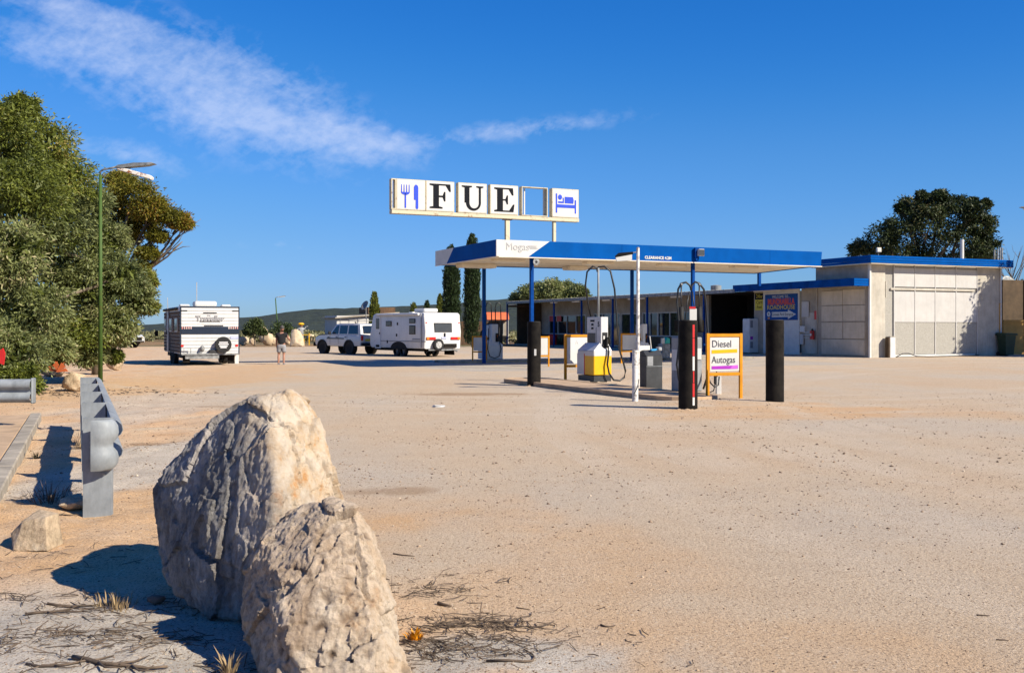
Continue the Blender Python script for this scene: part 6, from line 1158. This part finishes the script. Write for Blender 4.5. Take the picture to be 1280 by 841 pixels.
sw = wheel(cA, W1-.72, -.16, .33, .22, -1, 'rubber', 'spare_wheel'); sw.location = (W1-.72, -.16, .90); M().cyl((0, -.125, 0), (0, -.10, 0), .335, .345, 30).obj('wheel_cover', mt['rubber'], sw, angle=40); text('ROADHOUSE', .085, 'lettering', mt['greytext'], sw, (0, -.132, .06), FRONT, .006) if 0 else [M().box((0, -.131, z_), (w_, .012, .05)).obj('cover_print', mt['greytext'], sw) for z_, w_ in ((.1, .36), (.02, .42), (-.06, .34), (-.12, .26))]
m = M(); m.box((W1/2, -.14, .50), (W1-.1, .06, .07)); [m.box((a, -.06, .50), (.06, .2, .06)) for a in (.3, .9, 1.5, 2.1)]; m.box((.9, -.10, .38), (1.4, .05, .16)); m.obj('rear_bumper', mt['galv_dark'], cA)
m = M(); m.tube([(.14, -.16, .55), (.14, -.18, .76), (.42, -.18, .76), (.42, -.16, .55)], .02, 6); m.obj('grab_frame', mt['galv'], cA); m = M(); m.sph((.9, -.14, .74), .1, 2, (1, 1, 1.4)); m.tube([(.9, -.14, .6), (.72, -.16, .52)], .03, 6); m.obj('hose_reel', mt['galv_dark'], cA); M().box((1.35, -.12, .62), (.34, .16, .14), bev=.02).obj('tool_box', mt['steel'], cA)
M().box((W1/2, L1*.5, .40), (W1-.3, L1-.6, .16)).obj('chassis', mt['black'], cA)
for s, x_ in ((-1, .12), (1, W1-.22)):
    for y_ in (2.6, 3.45): wheel(cA, x_, y_, .34, .22, s, 'galv_dark').rotation_euler = (0, 0, PI/2)
for s, x_ in ((-1, .3), (1, W1-.3)): M().box((x_, .35, .27), (.3, .02, .4)).obj('mud_flap', mt['black'], cA)
M().box((W1-.06, .3, .25), (.16, .02, .38)).obj('mud_flap', mt['white'], cA)
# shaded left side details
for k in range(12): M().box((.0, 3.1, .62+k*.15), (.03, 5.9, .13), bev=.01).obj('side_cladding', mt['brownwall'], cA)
for y_, z_, w_, h_ in ((1.0, 1.75, .9, .6), (3.0, 1.75, .9, .6), (5.2, 1.75, .7, .6)): f_ = M().box((-.035, y_, z_), (.05, w_, h_)).obj('side_window', mt['alu'], cA); M().box((-.062, y_, z_), (.01, w_-.1, h_-.1)).obj('pane', mt['glass_grey'], f_)
f_ = M().box((-.036, 4.1, 1.45), (.05, .65, 1.8)).obj('door', mt['greystripe'], cA); M().box((-.07, 4.35, 1.4), (.03, .04, .16)).obj('door_handle', mt['black'], f_)
M().cyl((-.06, .8, 2.45), (-.06, 5.6, 2.45), .06).obj('rolled_awning', mt['black'], cA); m = M(); [m.box((x_, .022, 1.5), (.05, .06, 2.06)) for x_ in (.02, W1-.02)]; m.box((W1/2, .0, 2.52), (W1, .05, .05)); m.obj('corner_trim', mt['stripe'], cA)
M().box((W1/2, 1.6, 2.68), (.95, .8, .24), bev=.08, seg=2).obj('air_conditioner', mt['white'], cA); M().box((.32, 1.2, 2.6), (.42, .4, .1), bev=.04).obj('roof_hatch', mt['white'], cA); M().box((W1-.4, 1.2, 2.6), (.4, .4, .1), bev=.04).obj('roof_hatch', mt['white'], cA)
m = M(); m.tube([(W1/2-.15, 3, 2.5), (W1/2-.15, 3, 3.7)], .02, 5); m.tube([(-.1, 3.6, 2.3), (-.12, 3.6, 3.0)], .015, 5); m.obj('aerial', mt['alu'], cA); m = M(); m.tube([(W1/2, L1-.3, .45), (W1/2, L1+1.4, .45)], .06, 6); m.obj('drawbar', mt['black'], cA); M().box((-.3, L1+.3, 1.35), (.16, .1, .28), bev=.03).obj('towing_mirror', mt['black'], cA)
# white caravan B
yb = math.atan2(.62, .785); r2 = (X(531, 57.2), 57.2); cB = thing('caravan', (*r2, 0), yb, 'smooth white caravan with open side windows hitched to the off road wagon', 'caravan'); W2 = 2.4; L2 = 5.9
M().prism([(0, .46), (L2-.15, .46), (L2, .62), (L2, 1.2), (L2-.35, 2.35), (L2-.5, 2.42), (.18, 2.46), (.04, 2.36), (-.04, 1.4)], 0, W2, 'yz', .07).obj('body', mt['van_white'], cB, angle=35)
f_ = M().box((W2/2, -.005, 1.62), (1.22, .06, .54), bev=.02, rx=-.05).obj('rear_window', mt['rubber'], cB); M().box((W2/2, -.04, 1.62), (1.1, .012, .44), rx=-.05).obj('pane', mt['glass_grey'], f_)
for s, a in ((-1, .38), (1, W2-.38)): h_ = M().box((a, -.05, 1.03), (.62, .05, .15), bev=.01).obj('tail_light', mt['taill'], cB); M().box((a+s*.22, -.08, 1.03), (.16, .02, .12)).obj('indicator', mt['amber'], h_)
M().box((W2/2+.1, -.04, 1.22), (.12, .02, .22)).obj('badge', mt['ink'], cB); M().box((W2/2+.05, -.045, 1.06), (.34, .02, .1)).obj('number_plate', bpy.data.materials['plate_white_blue'], cB); M().box((W2/2-.2, .02, 2.12), (.7, .02, .05)).obj('name_strip', mt['greytext'], cB)
for a in (.1, W2-.1): M().box((a, .0, 1.9), (.09, .03, .06)).obj('marker_light', mt['taill'], cB)
sw = wheel(cB, .78, -.16, .33, .20, -1, 'alu', 'spare_wheel'); sw.location = (.78, -.17, .68); M().box((W2/2+.45, -.06, .62), (.85, .1, .22)).obj('tool_locker', mt['black'], cB); m = M(); m.box((W2/2, -.14, .40), (W2-.3, .06, .07)); m.tube([(W2-.5, -.1, .4), (W2-.35, -.2, .3)], .05, 6); m.obj('rear_bumper', mt['galv_dark'], cB)
f_ = M().box((-.012, 4.95, 1.35), (.03, .62, 1.86), bev=.01).obj('door', mt['van_white'], cB); M().box((-.032, 4.95, 1.86), (.02, .36, .62)).obj('pane', mt['glass_grey'], f_); M().box((-.036, 4.72, 1.3), (.03, .05, .12)).obj('door_handle', mt['black'], f_); M().box((-.03, 4.95, .56), (.03, .36, .14)).obj('step_light', mt['ink'], f_)
for y_, z_, w_, h_ in ((1.25, 1.50, .62, .50), (1.25, 2.0, .62, .26), (3.75, 1.86, .62, .30)): f_ = M().box((-.012, y_, z_), (.04, w_, h_), bev=.01).obj('side_window', mt['rubber'], cB); M().box((-.036, y_, z_), (.01, w_-.08, h_-.08)).obj('pane', mt['glass_grey'], f_)
M().cyl((-.08, .5, 2.38), (-.08, 5.0, 2.38), .07).obj('rolled_awning', mt['van_white'], cB); M().box((-.04, .32, 1.45), (.06, .06, 1.9)).obj('awning_arm', mt['alu'], cB); M().box((-.012, 2.6, .86), (.016, 5.4, .05)).obj('side_stripe', mt['greystripe'], cB); M().prism([(.3, .95), (1.3, .95), (1.2, 1.02), (.3, 1.02)], -.02, -.004, 'yz').obj('side_stripe', mt['greystripe'], cB)
for y_, z_ in ((2.8, 1.85), (2.9, 1.2), (3.9, .82)): M().box((-.015, y_, z_), (.02, .1, .16)).obj('vent', mt['ink'], cB)
for y_ in (2.35, 3.05):
    for s, x_ in ((-1, .14), (1, W2-.14)): wheel(cB, x_, y_, .34, .22, s, 'galv_dark').rotation_euler = (0, 0, PI/2)
M().prism(arc(2.7, .42, .86, .42, -2, 182, 14), -.012, .3, 'yz').obj('wheel_well', mt['darkin'], cB); M().prism(arc(2.7, .42, .86, .42, -2, 182, 14), W2-.3, W2+.012, 'yz').obj('wheel_well', mt['darkin'], cB)
M().box((W2/2, L2*.5, .38), (W2-.4, L2-.8, .14)).obj('chassis', mt['black'], cB); M().box((W2*.45, 1.5, 2.60), (.95, 1.05, .22), bev=.05).obj('air_conditioner', mt['white'], cB); M().box((W2*.5, 3.0, 2.5), (.4, .4, .08), bev=.02).obj('roof_hatch', mt['white'], cB); m = M(); m.tube([(W2/2, L2-.3, .42), (W2/2, L2+1.3, .42)], .06, 6); m.obj('drawbar', mt['black'], cB)
M().prism([(-.05, .1), (.9, .1), (.9, .4), (.0, .42)], W2*.8, W2*.82, 'yz').obj('mud_flap', mt['black'], cB)
# ------------------------------------------------------------------ person walking away
pe = G(352, 455.5); pr = thing('person', (*pe, 0), math.radians(4), 'person in a black t-shirt and grey shorts walking away across the gravel', 'person')
K = .985
body = [(0, 0, .90, .145, .11), (0, -.01, 1.05, .14, .10), (0, .03, 1.22, .165, .115), (0, .06, 1.36, .15, .10), (0, .09, 1.44, .062, .062), (0, .13, 1.50, .055, .055),          # 0-5 pelvis..neck
        (-.10, .0, .84, .095), (-.125, .03, .62, .075), (-.13, .05, .46, .058), (-.13, .0, .30, .062), (-.13, -.04, .10, .040), (-.13, -.04, .045, .04), (-.14, .12, .03, .036),   # left leg 6-12
        (.10, .0, .84, .095), (.10, -.01, .62, .075), (.10, .0, .46, .058), (.105, -.05, .30, .060), (.11, -.10, .10, .040), (.11, -.10, .045, .04), (.12, .06, .03, .036),          # right leg 13-19
        (-.19, .06, 1.36, .062), (-.235, .05, 1.12, .048), (-.25, .09, .90, .038), (-.245, .12, .82, .028), (-.24, .13, .77, .036),                                                     # left arm 20-24
        (.20, .06, 1.37, .065), (.29, .10, 1.16, .050), (.33, .28, 1.08, .038), (.31, .36, 1.08, .028), (.30, .41, 1.09, .036)]                                                        # right arm 25-29
ed = [(0, 1), (1, 2), (2, 3), (3, 4), (4, 5), (0, 6), (6, 7), (7, 8), (8, 9), (9, 10), (10, 11), (11, 12), (0, 13), (13, 14), (14, 15), (15, 16), (16, 17), (17, 18), (18, 19), (3, 20), (20, 21), (21, 22), (22, 23), (23, 24), (3, 25), (25, 26), (26, 27), (27, 28), (28, 29)]
nb_ = len(body)
for hand, dr, up in ((24, Vector((0, .02, -1)), Vector((0, 1, 0))), (29, Vector((-.4, 1, -.1)).normalized(), Vector((0, 0, 1)))):
    h0 = Vector(body[hand][:3])
    for f in range(4):
        b_ = h0+up*(.028-.019*f)+dr*.02; l_ = (.075, .085, .08, .06)[f]; a1 = b_+dr*l_*.5; a2 = b_+dr*l_+Vector((.012, 0, 0)) if hand == 24 else b_+dr*l_+Vector((-.01, 0, -.02))
        i = len(body); body += [(*b_, .0095), (*a1, .009), (*a2, .007)]; ed += [(hand, i), (i, i+1), (i+1, i+2)]
    i = len(body); t0_ = h0+up*.035-dr*.02; t1_ = h0+up*.06+dr*.02; body += [(*t0_, .011), (*t1_, .009)]; ed += [(hand, i), (i, i+1)]
skinfig('body', [(a*K, b*K, c*K, *[q*K for q in r]) for a, b, c, *r in body], ed, mt['skin'], pr)
m = M(); m.sph((0, .16, 1.60), .10, 3, (.82, 1.0, 1.18)); m.sph((0, .262, 1.585), .018, 1, (.8, 1.2, 1.4)); [m.sph((s*.083, .15, 1.59), .025, 1, (.4, .8, 1.2)) for s in (-1, 1)]; m.box((0, .255, 1.545), (.045, .012, .012)); [m.sph((s*.034, .246, 1.615), .011, 1) for s in (-1, 1)]; hd = m.obj('head', mt['skin'], pr, True)
m = M(); m.sph((0, .145, 1.635), .106, 3, (.86, 1.0, 1.0)); m.obj('hair', mt['hair'], pr, True)
sh = [(0, -.01, .86, .175, .14), (0, 0, 1.02, .18, .14), (0, .03, 1.2, .20, .15), (0, .06, 1.36, .18, .13), (0, .085, 1.44, .085, .085), (-.19, .06, 1.35, .09), (-.23, .055, 1.17, .068), (.19, .06, 1.35, .09), (.25, .08, 1.22, .07)]
skinfig('t_shirt', [(a*K, b*K, c*K, *[q*K for q in r]) for a, b, c, *r in sh], [(0, 1), (1, 2), (2, 3), (3, 4), (3, 5), (5, 6), (3, 7), (7, 8)], mt['shirt'], pr)
st_ = [(0, 0, .95, .17, .135), (0, 0, .86, .165, .14), (-.10, .005, .76, .125), (-.13, .03, .52, .115), (.10, .0, .76, .125), (.11, -.01, .52, .115)]
skinfig('shorts', [(a*K, b*K, c*K, *[q*K for q in r]) for a, b, c, *r in st_], [(0, 1), (1, 2), (2, 3), (1, 4), (4, 5)], mt['shorts'], pr)
for a, b in ((-.13, .0), (.11, -.06)): m = M(); m.sph((a*K, (b+.04)*K, .04), .055, 2, (.85, 2.3, .75)); m.box((a*K, (b+.04)*K, .012), (.085, .26, .022), bev=.008); m.obj('shoe', mt['greystripe'], pr, True)
